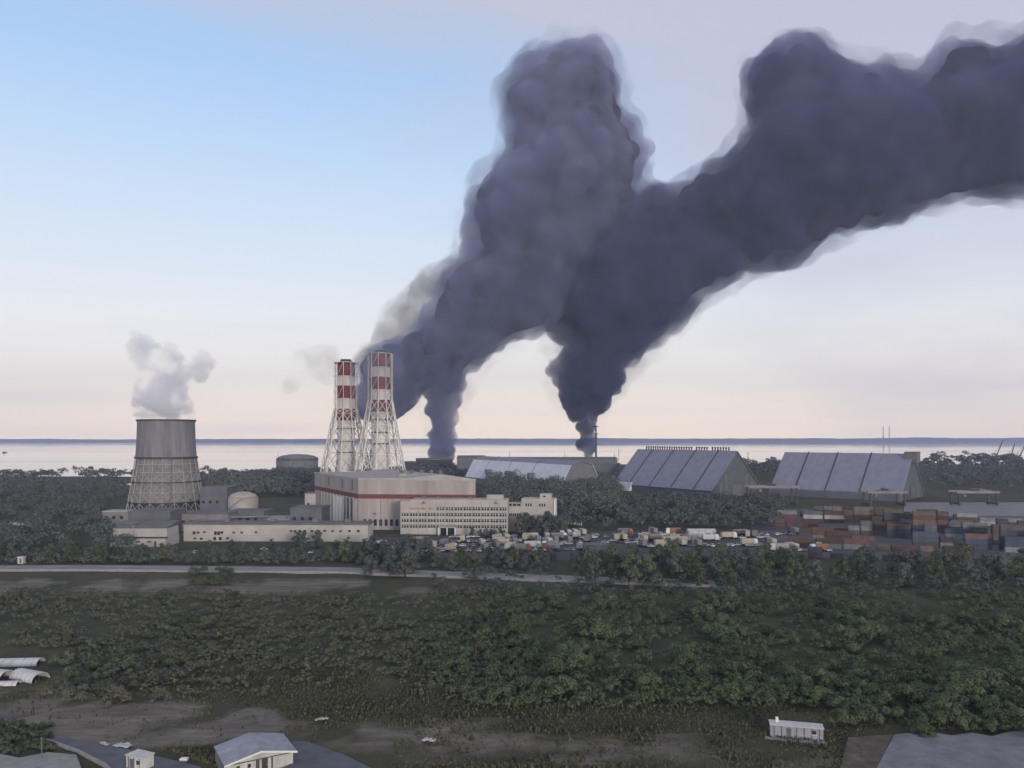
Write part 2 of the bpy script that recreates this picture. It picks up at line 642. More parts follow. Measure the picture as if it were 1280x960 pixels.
# far shore: a low wooded ridge right across the bay
fm = M('far_shore_woods', (.035, .05, .05, 1), .9, .3, .004)
fv, ff = [], []
NF = 260
for i in range(NF + 1):
    x = -8600 + 17200 * i / NF
    h_ = 40 + 22 * (x + 8600) / 17200 + 9 * fbm(x, 1, .0012) + 3 * fbm(x, 2, .012, 3)
    y0 = 10250 - 500 * (x + 8600) / 17200 + 200 * fbm(x, 5, .0008)
    fv += [(x, y0, SEA_Z - 1), (x, y0 + 60, h_ * .55), (x, y0 + 260, h_), (x, 10890, h_ * .7)]
for i in range(NF):
    for k in range(3):
        a = i * 4 + k
        ff.append((a, a + 4, a + 5, a + 1))
tag(np_mesh('far_shore', fv, ff, fm, smooth=True), kind='structure')

# roads, yards
road = [(-5, 708.2), (110, 707.6), (230, 708.6), (430, 710.5), (530, 714.5), (640, 718.5), (740, 722), (900, 727)]
far_e = [G(a, b_)[:2] for a, b_ in road]
near_e = [(x + .6, y - 13.0) for x, y in far_e]
mb = MB()
for i in range(len(far_e) - 1):
    mb.prism([far_e[i], far_e[i + 1], near_e[i + 1], near_e[i]], -.4, .5)
tag(mb.build('road', roadpale), kind='structure')
mb = MB()
for i in range(len(far_e) - 1):
    (x0, y0), (x1, y1) = near_e[i], near_e[i + 1]
    mb.prism([(x0, y0), (x1, y1), (x1, y1 - .35), (x0, y0 - .35)], -.4, 1.0)
tag(mb.build('road_kerb', kerbm), kind='structure')
sheet('parking_lot', gp((455, 693), (452, 672), (640, 668), (800, 663), (980, 668), (1000, 690), (860, 700), (640, 700)), .03, lotm)
sheet('container_yard', gp((930, 636), (1290, 636), (1500, 690), (1500, 705), (1240, 704), (1010, 697), (940, 664)), .05, M('yard_asphalt', (.095, .092, .10, 1), .9, .35, .08))
sheet('quay_apron', gp((1130, 628), (1420, 628), (1420, 645), (1130, 645)), .054, greyblock)
sheet('plant_yard', gp((180, 640), (450, 640), (450, 668), (180, 672)), .03, lotm)
sheet('street', gp((-30, 887), (0, 895.5), (47, 915), (98, 929), (150, 938), (250, 962), (260, 985), (160, 985), (132, 958), (98, 941), (53, 925), (0, 905), (-30, 897)), .55, asphalt)
kb = gp((-30, 897), (0, 905), (53, 925), (98, 941), (132, 958), (160, 985))
mb = MB()
for i in range(len(kb) - 1):
    (x0, y0), (x1, y1) = kb[i], kb[i + 1]
    mb.prism([(x0, y0), (x1, y1), (x1 - .15, y1 - .4), (x0 - .15, y0 - .4)], -.4, .68)
tag(mb.build('street_kerb', kerbm), kind='structure')
sheet('verge', gp((-30, 899), (0, 908), (52, 928), (62, 943), (24, 950), (0, 945.5), (-30, 946.5)), .5, M('verge_grass', (.030, .040, .028, 1), .95, .4, .6))
sheet('pavement', gp((-30, 947), (0, 946), (24, 951), (60, 944), (95, 947), (110, 985), (-30, 985)), .56, kerbm)
sheet('street', gp((366, 930), (385, 931), (430, 947), (480, 972), (400, 985), (330, 985), (364, 958)), .55, asphalt)
cyp = [(1085, 985), (1118, 922), (1135, 920), (1150, 922.5), (1165, 919), (1190, 923), (1215, 919.5), (1240, 924), (1262, 918), (1330, 916), (1330, 985)]
sheet('concrete_yard', gp(*cyp), .58, yardm)
sheet('dirt_track', gp((1045, 985), (1060, 925), (1117, 921), (1087, 985)), .5, sand)

#@@OBJ
# ------------------------------------------------------------------ cooling tower
c = G(208, 640.5)
TY = c.y
k_ = TY / F
ct = empty('cooling_tower', (c.x, c.y, 0), 'tall grey cooling tower with lattice lower frame and white steam rising', 'cooling tower')
zt = H - (525.5 - HY) * k_
z1 = H - (571.5 - HY) * k_
rt, r1, r0 = 33.2 * k_, 35.2 * k_, 46.5 * k_
mb = MB()
prof = [(r1, z1), (rt + .35, z1 + (zt - z1) * .45), (rt, zt - 2.2), (rt + .35, zt)]
mb.lathe(prof + [(r_ - .8, z_) for r_, z_ in prof[::-1]] + [prof[0]], 64, cap=False)
mb.build('upper_shell', tower_clad, ct, True, False)
mb = MB()
pl = [(r0 - (r0 - r1) * ((z_ - 0) / z1) ** .86, z_) for z_ in np.linspace(9.0, z1 - .15, 8)]
mb.lathe([(a - .9, z_) for a, z_ in pl] + [(a - 1.6, z_) for a, z_ in pl[::-1]] + [(pl[0][0] - .9, pl[0][1])], 48, cap=False)
mb.build('lower_shell', tower_low, ct, False, False)
mb = MB()
mb.lathe([(r1 + .9, z1 - .7), (r1 + .9, z1 + .5), (r1 - .2, z1 + .5), (r1 - .2, z1 - .7), (r1 + .9, z1 - .7)], 48, cap=False)
mb.build('walkway_ring', darksteel, ct, False, False)
mb = MB()
mb.lathe([(rt + .9, zt - .6), (rt + .9, zt + .5), (rt - .9, zt + .5), (rt - .9, zt - .6), (rt + .9, zt - .6)], 48, cap=False)
mb.build('rim_ring', darksteel, ct, False, False)
NB = 20
rad = lambda z_: r0 - (r0 - r1) * (z_ / z1) ** .86
mb = MB()
lev = [0, 9, 16.5, 24, 31.5, 37.5, z1]
pt = lambda i, z_: (rad(z_) * math.cos(2 * math.pi * i / NB), rad(z_) * math.sin(2 * math.pi * i / NB), z_)
for i in range(NB):
    for a in range(len(lev) - 1):
        mb.tube(pt(i, lev[a]), pt(i, lev[a + 1]), .34, 4)
        if a < 4:
            mb.tube(pt(i, lev[a]), pt(i + 1, lev[a + 1]), .24, 4)
            mb.tube(pt(i + 1, lev[a]), pt(i, lev[a + 1]), .24, 4)
        if a:
            mb.tube(pt(i, lev[a]), pt(i + 1, lev[a]), .34, 4)
mb.build('lattice_frame', tower_frame, ct)
mb = MB()
for z_ in (lev[1], lev[3]):
    mb.lathe([(rad(z_) + .55, z_ - .3), (rad(z_) + .55, z_ + .3), (rad(z_) - .8, z_ + .3), (rad(z_) - .8, z_ - .3), (rad(z_) + .55, z_ - .3)], 40, cap=False)
mb.build('hoop', darksteel, ct, False, False)
mb = MB()
mb.lathe([(r0 - 3, 0), (r0 - 3, 9.2)], 40)
mb.build('water_basin', darksteel, ct)
mb = MB()
for sx in (-1, 1):
    mb.tube((23 * .62 + sx * .5, -rad(2) * .94, 0), (21 * .62 + sx * .5, -r1 * .86 - 1.2, z1), .12, 4)
for q in range(40):
    z_ = q * z1 / 40
    y_ = -rad(2) * .94 + (-r1 * .86 - 1.2 + rad(2) * .94) * q / 40
    x_ = 14.3 - 1.3 * q / 40
    mb.tube((x_ - .5, y_, z_), (x_ + .5, y_, z_), .09, 3)
mb.build('ladder', greysteel, ct)

# ------------------------------------------------------------------ twin lattice chimneys
def chimney(px, ytop, D, label, wpx, lpx, rpx):
    k = D / F
    X = (px - CX) * k
    r = empty('lattice_chimney', (X, D, 0), label, 'chimney', 'twin power plant chimneys')
    zt = H - (ytop - HY) * k
    rs = wpx * k / 2
    # shaft: white below, painted bands above
    b_ = [0, 17, 29, 45, 57.5, 72]
    zz = [zt - q * k for q in b_]
    mb = MB().lathe([(rs, 0), (rs, zz[-1] - .1)], 28)
    sh = mb.build('shaft', offwhite, r, True)
    for i in range(5):
        red = i % 2 == 0
        m_ = MB().lathe([(rs * (1.06 if red else 1.0), zz[i + 1]), (rs * (1.06 if red else 1.0), zz[i] - .05)], 28)
        if not red:
            for q in range(18):
                a = 2 * math.pi * q / 18
                m_.box((rs * 1.02 * math.cos(a), rs * 1.02 * math.sin(a), zz[i + 1]), (.5, .5, zz[i] - zz[i + 1] - .06), a)
        m_.build('red_band' if red else 'white_band', redp if red else offwhite, r, False)
    m_ = MB().lathe([(rs * .75, zt), (rs * .6, zt + 2.6)], 20)
    m_.build('flue_top', darksteel, r)
    for z_ in (zz[5] - 10 * k, zz[5] - 26 * k, zz[5] - 40 * k):
        MB().lathe([(rs + .5, z_ - .5), (rs + .5, z_ + .5)], 24).build('platform_ring', greysteel, r)
    # lattice tower: eight splayed legs with crossed bracing
    wt_ = (rs + 2.4)
    wb = (rpx - lpx) / 2 * k * 1.12
    zs = zz[4] if True else 0
    lv = [0, 16, 31, 45, 57, 67, 76, zs, zz[3], zz[2], zz[1], zz[0]]
    lv = sorted(set(round(q, 2) for q in lv))
    def rad(z_):
        if z_ >= zs:
            return wt_
        t = 1 - z_ / zs
        return wt_ + (wb - wt_) * (t ** 1.0)
    NL = 10
    p = lambda i, z_: (rad(z_) * math.cos(2 * math.pi * (i + .5) / NL), rad(z_) * math.sin(2 * math.pi * (i + .5) / NL), z_)
    for i in range(NL):
        m_ = MB()
        for a in range(len(lv) - 1):
            m_.tube(p(i, lv[a]), p(i, lv[a + 1]), 0.55 if lv[a] < zs else .3, 5)
        m_.build('leg', lattice_m, r)
    m_ = MB()
    for a in range(len(lv) - 1):
        for i in range(NL):
            if lv[a] < zs:
                m_.tube(p(i, lv[a]), p(i + 1, lv[a + 1]), .3, 4)
                m_.tube(p(i + 1, lv[a]), p(i, lv[a + 1]), .3, 4)
            elif i % 2 == 0:
                m_.tube(p(i, lv[a]), p(i + 1, lv[a + 1]), .18, 4)
            m_.tube(p(i, lv[a + 1]), p(i + 1, lv[a + 1]), .22, 4)
    m_.build('bracing', lattice_m, r)
    # top gallery with railing, hood and lightning rods
    m_ = MB().lathe([(rs + 2.2, zt - .8), (rs + 2.2, zt - .3)], 24)
    for q in range(16):
        a = 2 * math.pi * q / 16
        m_.tube(((rs + 2) * math.cos(a), (rs + 2) * math.sin(a), zt - .4), ((rs + 2) * math.cos(a), (rs + 2) * math.sin(a), zt + 1), .08, 3)
    m_.build('gallery', darksteel, r)
    return r


chimney(432.5, 453.5, 612, 'left, lower of the twin red and white banded chimneys in white lattice towers', 21.5, 396, 469)
chimney(475.5, 442.5, 582, 'right, taller of the twin red and white banded chimneys, nearest the dark smoke', 22.5, 439, 512)

# ------------------------------------------------------------------ power plant hall
def at(px, D):
    return Vector(((px - CX) / F * D, D, 0))


hall = empty('power_plant_hall', at(448, 478), 'big cream turbine hall with a dark red stripe in front of the chimneys', 'power plant')
o_ = hall.location
loc = lambda v: (v[0] - o_.x, v[1] - o_.y)
c0, c1, c3 = at(448, 478), at(594, 472), at(393.5, 563)
c2 = c1 + (c3 - c0)
ZR = 32.0
ZS = 20.5
u_ = (c1 - c0).normalized()
s_ = (c3 - c0).normalized()
fp = [loc(c) for c in (c0, c1, c2, c3)]
MB().prism(fp, 0, ZS - 1.1).build('lower_wall', cream, hall)
grow = lambda d: [loc(c0 - u_ * d - s_ * d), loc(c1 + u_ * d - s_ * d), loc(c2 + u_ * d + s_ * d), loc(c3 - u_ * d + s_ * d)]
MB().prism(grow(.35), ZS - 1.1, ZS + 1.6).build('red_stripe', redtrim, hall)
MB().prism(grow(.12), ZS + 1.6, ZR - 1.2).build('upper_wall', cream, hall)
# shallow double-pitched roof with its front gable
W_ = (c1 - c0).length
pf = [(-.3, 0), (W_ * .44, .35), (W_ * .72, 2.6), (W_ + .3, -.2), (W_ + .3, -1.2), (-.3, -1.2)]
MB().extrude([(a, z_ + ZR) for a, z_ in pf], c0 - o_ - s_ * .4, s_, u_, (c3 - c0).length + .8).build('roof', pale, hall)
# glazed strips and pilasters down the side wall
SL = (c3 - c0).length
n_out = Vector((-s_.y, s_.x, 0))
if n_out.dot(u_) > 0:
    n_out = -n_out
for a, b_, m_, nm in ((3, 7, whitep, 'white_panel'), (10, 13, glass, 'stair_window'), (16, 27, slate, 'grey_panel'), (30, 52, whitep, 'white_panel'), (55, 83, pale, 'pale_panel')):
    q0, q1 = c0 + s_ * a, c0 + s_ * b_
    MB().prism([loc(q0 + n_out * .003), loc(q1 + n_out * .003), loc(q1 + n_out * .25), loc(q0 + n_out * .25)], 1, ZS - 2.2).build(nm, m_, hall)
for a in range(2, 86, 7):
    q0 = c0 + s_ * a
    MB().prism([loc(q0), loc(q0 + s_ * .7), loc(q0 + s_ * .7 + n_out * .6), loc(q0 + n_out * .6)], 0, ZS - 1.2).build('pilaster', pale, hall)
for a, z0, z1_ in ((9, 24, 30), (30, 24, 30), (60, 24, 30)):
    q0, q1 = c0 + s_ * a, c0 + s_ * (a + 3)
    MB().prism([loc(q0), loc(q1), loc(q1 + n_out * .4), loc(q0 + n_out * .4)], z0, z1_).build('louvre', greysteel, hall)
for a, b_ in ((.35, .40), (.47, .5)):
    q0 = c0.lerp(c1, a) + Vector((0, 20, 0)); 
    MB().box((*loc(q0), ZR - .6), (4.5, 6, 2.6)).build('roof_vent', pale, hall)
for i in range(7):
    q0 = c0 + u_ * (3 + i * 3.4)
    MB().prism([loc(q0 - s_ * .003), loc(q0 + u_ * 1.8 - s_ * .003), loc(q0 + u_ * 1.8 - s_ * .2), loc(q0 - s_ * .2)], 2.5, 6.5).build('window', glass, hall)
for a in (14, 27, 40, 53, 66):
    q0 = c0 + u_ * a
    MB().prism([loc(q0 - s_ * .003), loc(q0 + u_ * .25 - s_ * .003), loc(q0 + u_ * .25 - s_ * .3), loc(q0 - s_ * .3)], 0, ZS - 1.2).build('downpipe', greysteel, hall)
for a in (.55, .64, .73, .82, .9):
    q0 = c0.lerp(c1, a) + s_ * 34
    MB().lathe([(1.3, ZR - .5), (1.3, ZR + 2.9), (1.9, ZR + 3.0), (.3, ZR + 4.2)], 10, loc(q0)).build('roof_ventilator', greysteel, hall)
q0 = c0 + u_ * 9
MB().prism([loc(q0), loc(q0 + u_ * 2.2), loc(q0 + u_ * 2.2 - s_ * .25), loc(q0 - s_ * .25)], 9.3, 10.6).build('wall_plate', greysteel, hall)

# office block in front of the hall
D0 = 455
of0, of1 = at(500.5, D0), at(634.8, D0 - 3)
off = empty('office_block', of0, 'cream four storey office block with rows of windows and red lettering', 'office building')
ou = (of1 - of0).normalized()
on = Vector((ou.y, -ou.x, 0))
OL = (of1 - of0).length
lo = lambda a, d: ((ou * a + on * d).x, (ou * a + on * d).y)
rect = lambda a0, a1, d0, d1: [lo(a0, d0), lo(a1, d0), lo(a1, d1), lo(a0, d1)]
TOP = H - (624.5 - HY) * D0 / F
mb = MB()
mb.prism(rect(0, OL, -15, -.55), 0, TOP - .8)
mb.prism(rect(6.2, OL, -15.3, .12), TOP - .8, TOP)
mb.prism(rect(0, 6, -15.3, .1), TOP - 1.6, TOP - .802)
mb.build('wall', cream2, off)
rowz = [H - (q - HY) * D0 / F for q in (635.6, 643.0, 650.4, 657.6)]
wh = 1.9
mb = MB()
edges = [0.0] + [z_ + s * wh / 2 for z_ in rowz[::-1] for s in (-1, 1)] + [TOP - .8]
for a in range(0, len(edges), 2):
    mb.prism(rect(0, OL, -.55, .06), edges[a] if a else .003, edges[a + 1])
mb.build('spandrel', cream2, off)
BAY = OL / 12
for i in range(13):
    wd = .75 if i not in (0, 12) else .9
    a = min(max(i * BAY, wd / 2), OL - wd / 2)
    MB().prism(rect(a - wd / 2, a + wd / 2, -.54, .14), .003, TOP - .83).build('pier', pale, off)
for j, z_ in enumerate(rowz):
    for i in range(12):
        if j == 0 and i < 4:
            continue
        a0, a1 = i * BAY + .4, (i + 1) * BAY - .4
        green = i == 4 or (j == 0 and i == 5)
        wv = MB().prism(rect(a0, a1, -.52, -.42), z_ - wh / 2 + .003, z_ + wh / 2 - .003).build('window', greenglass if green else glass, off)
        m_ = MB()
        for q in range(1, 3):
            aa = a0 + (a1 - a0) * q / 3
            m_.prism(rect(aa - .1, aa + .1, -.415, -.25), z_ - wh / 2 + .004, z_ + wh / 2 - .004)
        m_.prism(rect(a0, a1, -.415, -.33), z_ + .25, z_ + .37)
        m_.build('frame', whitep, wv)
MB().prism(rect(.8, 4 * BAY - .3, -.5, -.1), rowz[0] - wh / 2 + .004, rowz[0] + wh / 2 - .004).build('sign_panel', cream2, off)
m_ = MB()
a = 5.3
for q in range(15):
    wd = rnd.uniform(.55, .9)
    hh = 1.0 if q else 1.4
    if rnd.random() < .5:
        m_.prism(rect(a, a + .22, -.097, .02), rowz[0] - .5, rowz[0] - .5 + hh)
        m_.prism(rect(a + .23, a + wd, -.097, .02), rowz[0] - .5 + rnd.choice((0, .35, hh - .22)), rowz[0] - .26 + rnd.choice((0, .35, hh - .25)))
    else:
        m_.prism(rect(a, a + .2, -.097, .02), rowz[0] - .5, rowz[0] - .5 + hh * .75)
        m_.prism(rect(a + wd - .2, a + wd, -.097, .02), rowz[0] - .5, rowz[0] - .5 + hh * .75)
        m_.prism(rect(a + .21, a + wd - .21, -.097, .02), rowz[0] - .5 + hh * .5, rowz[0] - .3 + hh * .5)
    a += wd + .32
m_.build('sign_lettering', M('sign_red', (.30, .05, .05, 1), .6, .1), off)
for px in (529.7, 620):
    a = (px - 500.5) * D0 / F
    m_ = MB()
    zc = H - (628.2 - HY) * D0 / F
    for q in range(3):
        an = math.pi / 2 + q * 2 * math.pi / 3
        e0, e1 = lo(a, .3), lo(a + 1.3 * math.cos(an), .3)
        m_.tube((*e0, zc), (*e1, zc + 1.2 * math.sin(an)), .28, 5)
    m_.build('emblem', M('emblem_red_brown', (.22, .08, .08, 1), .6, .1), off)
m_ = MB().prism(rect(23, 33.5, .16, 4.5), 4.4, 5.0)
m_.build('canopy', pale, off)
for a in (23.5, 28.3, 33):
    MB().prism(rect(a - .3, a + .3, 3.6, 4.2), 0, 4.397).build('column', whitep, off)
MB().prism(rect(24, 32.5, -.4, .2), .004, 3.8).build('entrance_glazing', glass, off)
MB().prism(rect(51, 61, -9, -4), TOP + .003, TOP + 2.6).build('roof_plant_room', pale, off)
for a in (12, 20, 40):
    MB().prism(rect(a, a + 2.2, -8, -6), TOP + .003, TOP + 1.1).build('roof_vent', greysteel, off)

# stepped laboratory wing to the right
D1 = 468
w0, w1 = at(634.5, D1), at(693.5, D1 - 4)
wing = empty('side_wing', w0, 'stepped cream wing with stair tower right of the office block', 'building')
ou = (w1 - w0).normalized(); on = Vector((ou.y, -ou.x, 0)); WL = (w1 - w0).length; kk = D1 / F
zz = lambda y: H - (y - HY) * kk
pxa = lambda px: (px - 634.5) / (693.5 - 634.5) * WL
MB().prism(rect(0, pxa(652), -10, 0), 0, zz(629)).build('link_wall', cream2, wing)
for q in range(3):
    MB().prism(rect(pxa(635.8) + q * 2.6, pxa(635.8) + q * 2.6 + 2.1, -.2, .06), zz(632.4), zz(629.6)).build('window', glass, wing)
for q in range(7):
    MB().prism(rect(pxa(636) + q * 1.25, pxa(636) + q * 1.25 + .95, -.2, .05), zz(645.5), zz(641.5)).build('window', glass, wing)
MB().prism(rect(pxa(652) + .003, WL - .4, -12, .3), 0, zz(623)).build('main_wall', cream2, wing)
MB().prism(rect(pxa(675), pxa(689), -8, .6), zz(623) + .003, zz(617)).build('stair_tower', cream2, wing)
MB().prism(rect(WL - .397, WL + .3, -12, 1.2), 0, zz(624)).build('end_wall', whitep, wing)
for q, px in enumerate((657, 660, 663, 674, 677, 680)):
    MB().prism(rect(pxa(px), pxa(px) + .9, .1, .36), zz(632.5), zz(629)).build('window', glass, wing)
MB().prism(rect(pxa(679), pxa(679) + 1.6, .4, .66), zz(620.8), zz(619)).build('window', glass, wing)
wall_ = empty('boundary_wall', G(693, 650), 'long low white wall sloping away right of the stepped wing', 'wall')
e0, e1 = G(693, 652) - wall_.location, G(727, 657) - wall_.location
MB().prism([(e0.x, e0.y), (e1.x, e1.y), (e1.x, e1.y + .5), (e0.x, e0.y + .5)], 0, 2.0).build('wall_panel', whitep, wall_)
mb = MB()
for q in range(9):
    p_ = e0.lerp(e1, q / 8)
    mb.box((p_.x, p_.y + .25, 0), (.5, .7, 2.2))
mb.build('post', whitep, wall_)

# long low cream building, left
D2 = 424
l0, l1 = at(229.5, D2), at(460, D2 - 2)
lb = empty('long_low_building', l0, 'long low cream workshop with dark flat roof edge and few windows', 'workshop')
ou = (l1 - l0).normalized(); on = Vector((ou.y, -ou.x, 0)); LL = (l1 - l0).length; kk = D2 / F
MB().prism(rect(0, LL, -14, 0), 0, zz(655.8)).build('wall', cream2, lb)
MB().prism(rect(-.4, LL + .4, -14.4, .4), zz(655.8) + .003, zz(653.8)).build('roof_edge', roofgrey, lb)
MB().prism(rect(-.1, LL + .1, -.2, .05), zz(669.5), zz(668.8)).build('wall_band', pale, lb)
px_list = [(241, 664, 668), (246, 664.5, 667), (254, 664, 666), (268, 664, 668.6), (272, 664, 668.6), (276, 664, 667), (291, 664.5, 666.5), (301, 664.5, 666.5), (319, 664, 666),
           (363, 662.5, 664.6), (368, 662.5, 664.6), (374, 662, 665), (380, 662, 665), (389, 662.3, 664.4), (398, 662.5, 664.5), (405, 662, 664.4), (415, 662.5, 664.5), (425, 662.5, 664.5),
           (436, 662, 664.4), (447, 662, 664.6), (242, 672, 674), (250, 672, 674.5), (267, 671, 675), (274, 671, 675), (283, 671.5, 674)]
for px, ya, yb in px_list:
    a = (px - 229.5) * kk
    MB().prism(rect(a, a + 1.5, -.2, .1), zz(yb), zz(ya)).build('window', glass, lb)
for a in (20, 46, 70, 88):
    MB().prism(rect(a, a + 3, -9, -6), zz(653.8) + .003, zz(653.8) + 1.6).build('roof_vent', greysteel, lb)

# small two tier building far left
D3 = 402
s0, s1 = at(137.5, D3), at(207.5, D3)
sb = empty('gatehouse_building', s0, 'small cream two tier building with dark ledge in front of the cooling tower', 'building')
ou = Vector((1, 0, 0)); on = Vector((0, -1, 0)); SL_ = (s1 - s0).length; kk = D3 / F
MB().prism(rect(0, SL_, -16, 0), 0, zz(673)).build('lower_wall', cream2, sb)
MB().prism(rect(-.3, SL_ + .3, -2, .4), zz(673) + .003, zz(671.6)).build('ledge', darksteel, sb)
MB().prism(rect(.6, SL_ - .4, -16, -2.003), zz(673) + .003, zz(661)).build('upper_wall', pale, sb)
pr = [(0, zz(661)), (13.5, zz(661) + 2.0), (13.5, zz(661) + 1.4), (0, zz(661) - .6)]
m_ = MB()
for a0, a1 in ((.1, SL_ * .37), (SL_ * .385, SL_)):
    m_.extrude([(q, z_ + .9) for q, z_ in pr], Vector((a0, 2.0 - .3, 0)), Vector((1, 0, 0)), Vector((0, 1, 0)), a1 - a0)
m_.build('roof', roofgrey, sb)
MB().prism(rect(SL_ * .37 + .02, SL_ * .385 - .02, -15, -1.8), zz(673), zz(658)).build('party_wall', pale, sb)
for px, ya, yb in ((156, 677.5, 679.5), (170, 676.5, 678), (184, 676.5, 678)):
    a = (px - 137.5) * kk
    MB().prism(rect(a, a + 2.2, -.2, .1), zz(yb), zz(ya)).build('window', glass, sb)
a = (193 - 137.5) * kk
MB().prism(rect(a, a + .9, -.2, .12), .02, zz(676.5)).build('door', darksteel, sb)

# plant blocks around the cooling tower
def block(name, label, cat, px0, px1, yt, yb, depth, mat, roof=None, extras=None):
    D = H * F / (yb - HY)
    k = D / F
    e = empty(name, at(px0, D), label, cat)
    wd = (px1 - px0) * k
    hz = (yb - yt) * k
    MB().prism([(0, 0), (wd, 0), (wd, depth), (0, depth)], 0, hz).build('wall', mat, e)
    MB().prism([(-.3, -.3), (wd + .3, -.3), (wd + .3, depth + .3), (-.3, depth + .3)], hz + .002, hz + .6).build('roof', roof or roofgrey, e)
    for i in range(int(wd / 5)):
        x = 1.5 + i * 5
        MB().prism([(x, -.08), (x + 2, -.08), (x + 2, .05), (x, .05)], hz * .45, hz * .45 + min(2, hz * .3)).build('window', glass, e)
    return e, wd, hz


block('pump_house', 'bluish grey pump house right at the cooling tower foot', 'pump house', 160, 213, 640, 668, 22, slate)
block('grey_annex', 'tall bluish grey block just right of the cooling tower', 'annex', 250, 284, 610, 645, 24, slate)
block('pump_house', 'wide low grey hall behind the long cream workshop, nearest the cooling tower', 'hall', 214, 285, 643, 664, 20, greyblock)
block('storage_shed', 'low dark shed between grey block and domed tank', 'shed', 285, 330, 640, 660, 18, slate)
block('storage_shed', 'bluish box shaped shed left of the turbine hall side wall', 'shed', 363, 402, 636, 662, 22, slate)
block('stair_block', 'narrow cream stair block beside the far end of the turbine hall', 'building', 381, 397, 617, 645, 12, cream2)
block('low_shed', 'low grey shed with pale sloping roof behind the workshop', 'shed', 330, 363, 650, 661, 14, greyblock, pale)
block('roadside_shed', 'low grey flat roofed shed among trees at left edge', 'shed', -30, 27, 657, 666, 12, greyblock, pale)
block('filter_house', 'grey flat roofed house left of the cooling tower base', 'building', 128, 163, 640, 656, 12, greyblock, pale)
# domed tank
D = H * F / (650 - HY); k = D / F
tk = empty('domed_tank', at(304, D), 'small pale domed storage tank beside the cooling tower', 'storage tank')
r_ = 18 * k
MB().lathe([(r_, 0), (r_, 16.0)], 32).build('tank_wall', tankpale, tk, True)
MB().lathe([(r_ + .2, 16.003), (r_ * .8, 18.0), (r_ * .4, 19.4), (.3, 19.9)], 32).build('dome', tankpale, tk, True)
m_ = MB()
for q in range(14):
    a0, a1 = math.pi * (.9 + .7 * q / 14), math.pi * (.9 + .7 * (q + 1) / 14)
    m_.tube((1.03 * r_ * math.cos(a0), 1.03 * r_ * math.sin(a0), 16 * q / 14), (1.03 * r_ * math.cos(a1), 1.03 * r_ * math.sin(a1), 16 * (q + 1) / 14), .25, 4)
m_.build('stairway', greysteel, tk)
# pipe bridge
pb = empty('pipe_bridge', at(250, 470), 'grey elevated pipe bridge in the plant yard', 'pipe bridge')
m_ = MB()
for q in range(3):
    m_.tube((0, q * .9, 8), (62, q * .9 + 14, 8), .38, 6)
m_.build('pipe', greyblock, pb)
for q in range(6):
    m_ = MB()
    x = q * 12.4; y = q * 2.8
    m_.tube((x, y - .6, 0), (x, y - .6, 7.6), .22, 4); m_.tube((x, y + 2.4, 0), (x, y + 2.4, 7.6), .22, 4); m_.tube((x, y - .8, 7.5), (x, y + 2.6, 7.5), .2, 4)
    m_.build('trestle', greysteel, pb)

# big storage tank by the bay
D = 1300; k = D / F
bt = empty('storage_tank', at(372, D), 'large grey domed storage tank on the shore left of the chimneys', 'storage tank')
zt = H - (572.5 - HY) * k
MB().lathe([(25 * k, 0), (25 * k, zt)], 40).build('tank_wall', tankm, bt, True)
MB().lathe([(25 * k + .4, zt + .003), (20 * k, zt + 4), (10 * k, zt + 6.2), (.5, zt + 6.8)], 40).build('dome', tankm, bt, True)
MB().lathe([(25.4 * k, zt - 3), (25.4 * k, zt - 1.6)], 40).build('rim_girder', darksteel, bt)
m_ = MB()
for q in range(5):
    a = R(200 + q * 36)
    m_.box((25.2 * k * math.cos(a), 25.2 * k * math.sin(a), 0), (1.5, 1.5, zt), a)
m_.build('buttress', greysteel, bt)
m_ = MB().tube((-23 * k, -6, zt), (-23 * k, -6, zt + 10), .3, 4)
m_.build('mast', darksteel, bt)
# burning tank
D = 1330; k = D / F
bt2 = empty('burning_tank', at(543, D), 'dark sooty tank at the foot of the left smoke column', 'storage tank')
zt = H - (573 - HY) * k
MB().lathe([(23 * k, 0), (23 * k, zt)], 36).build('tank_wall', darktank, bt2, True)
MB().lathe([(23.4 * k, zt - 1.4), (23.4 * k, zt + .4), (22.6 * k, zt + .4), (22.6 * k, zt - 1.4), (23.4 * k, zt - 1.4)], 36, cap=False).build('rim_girder', greysteel, bt2)
bt3, _, _ = block('soot_shed', 'low dark shed left of the sooty burning tank', 'shed', 503, 522, 577.5, 591, 30, darktank)

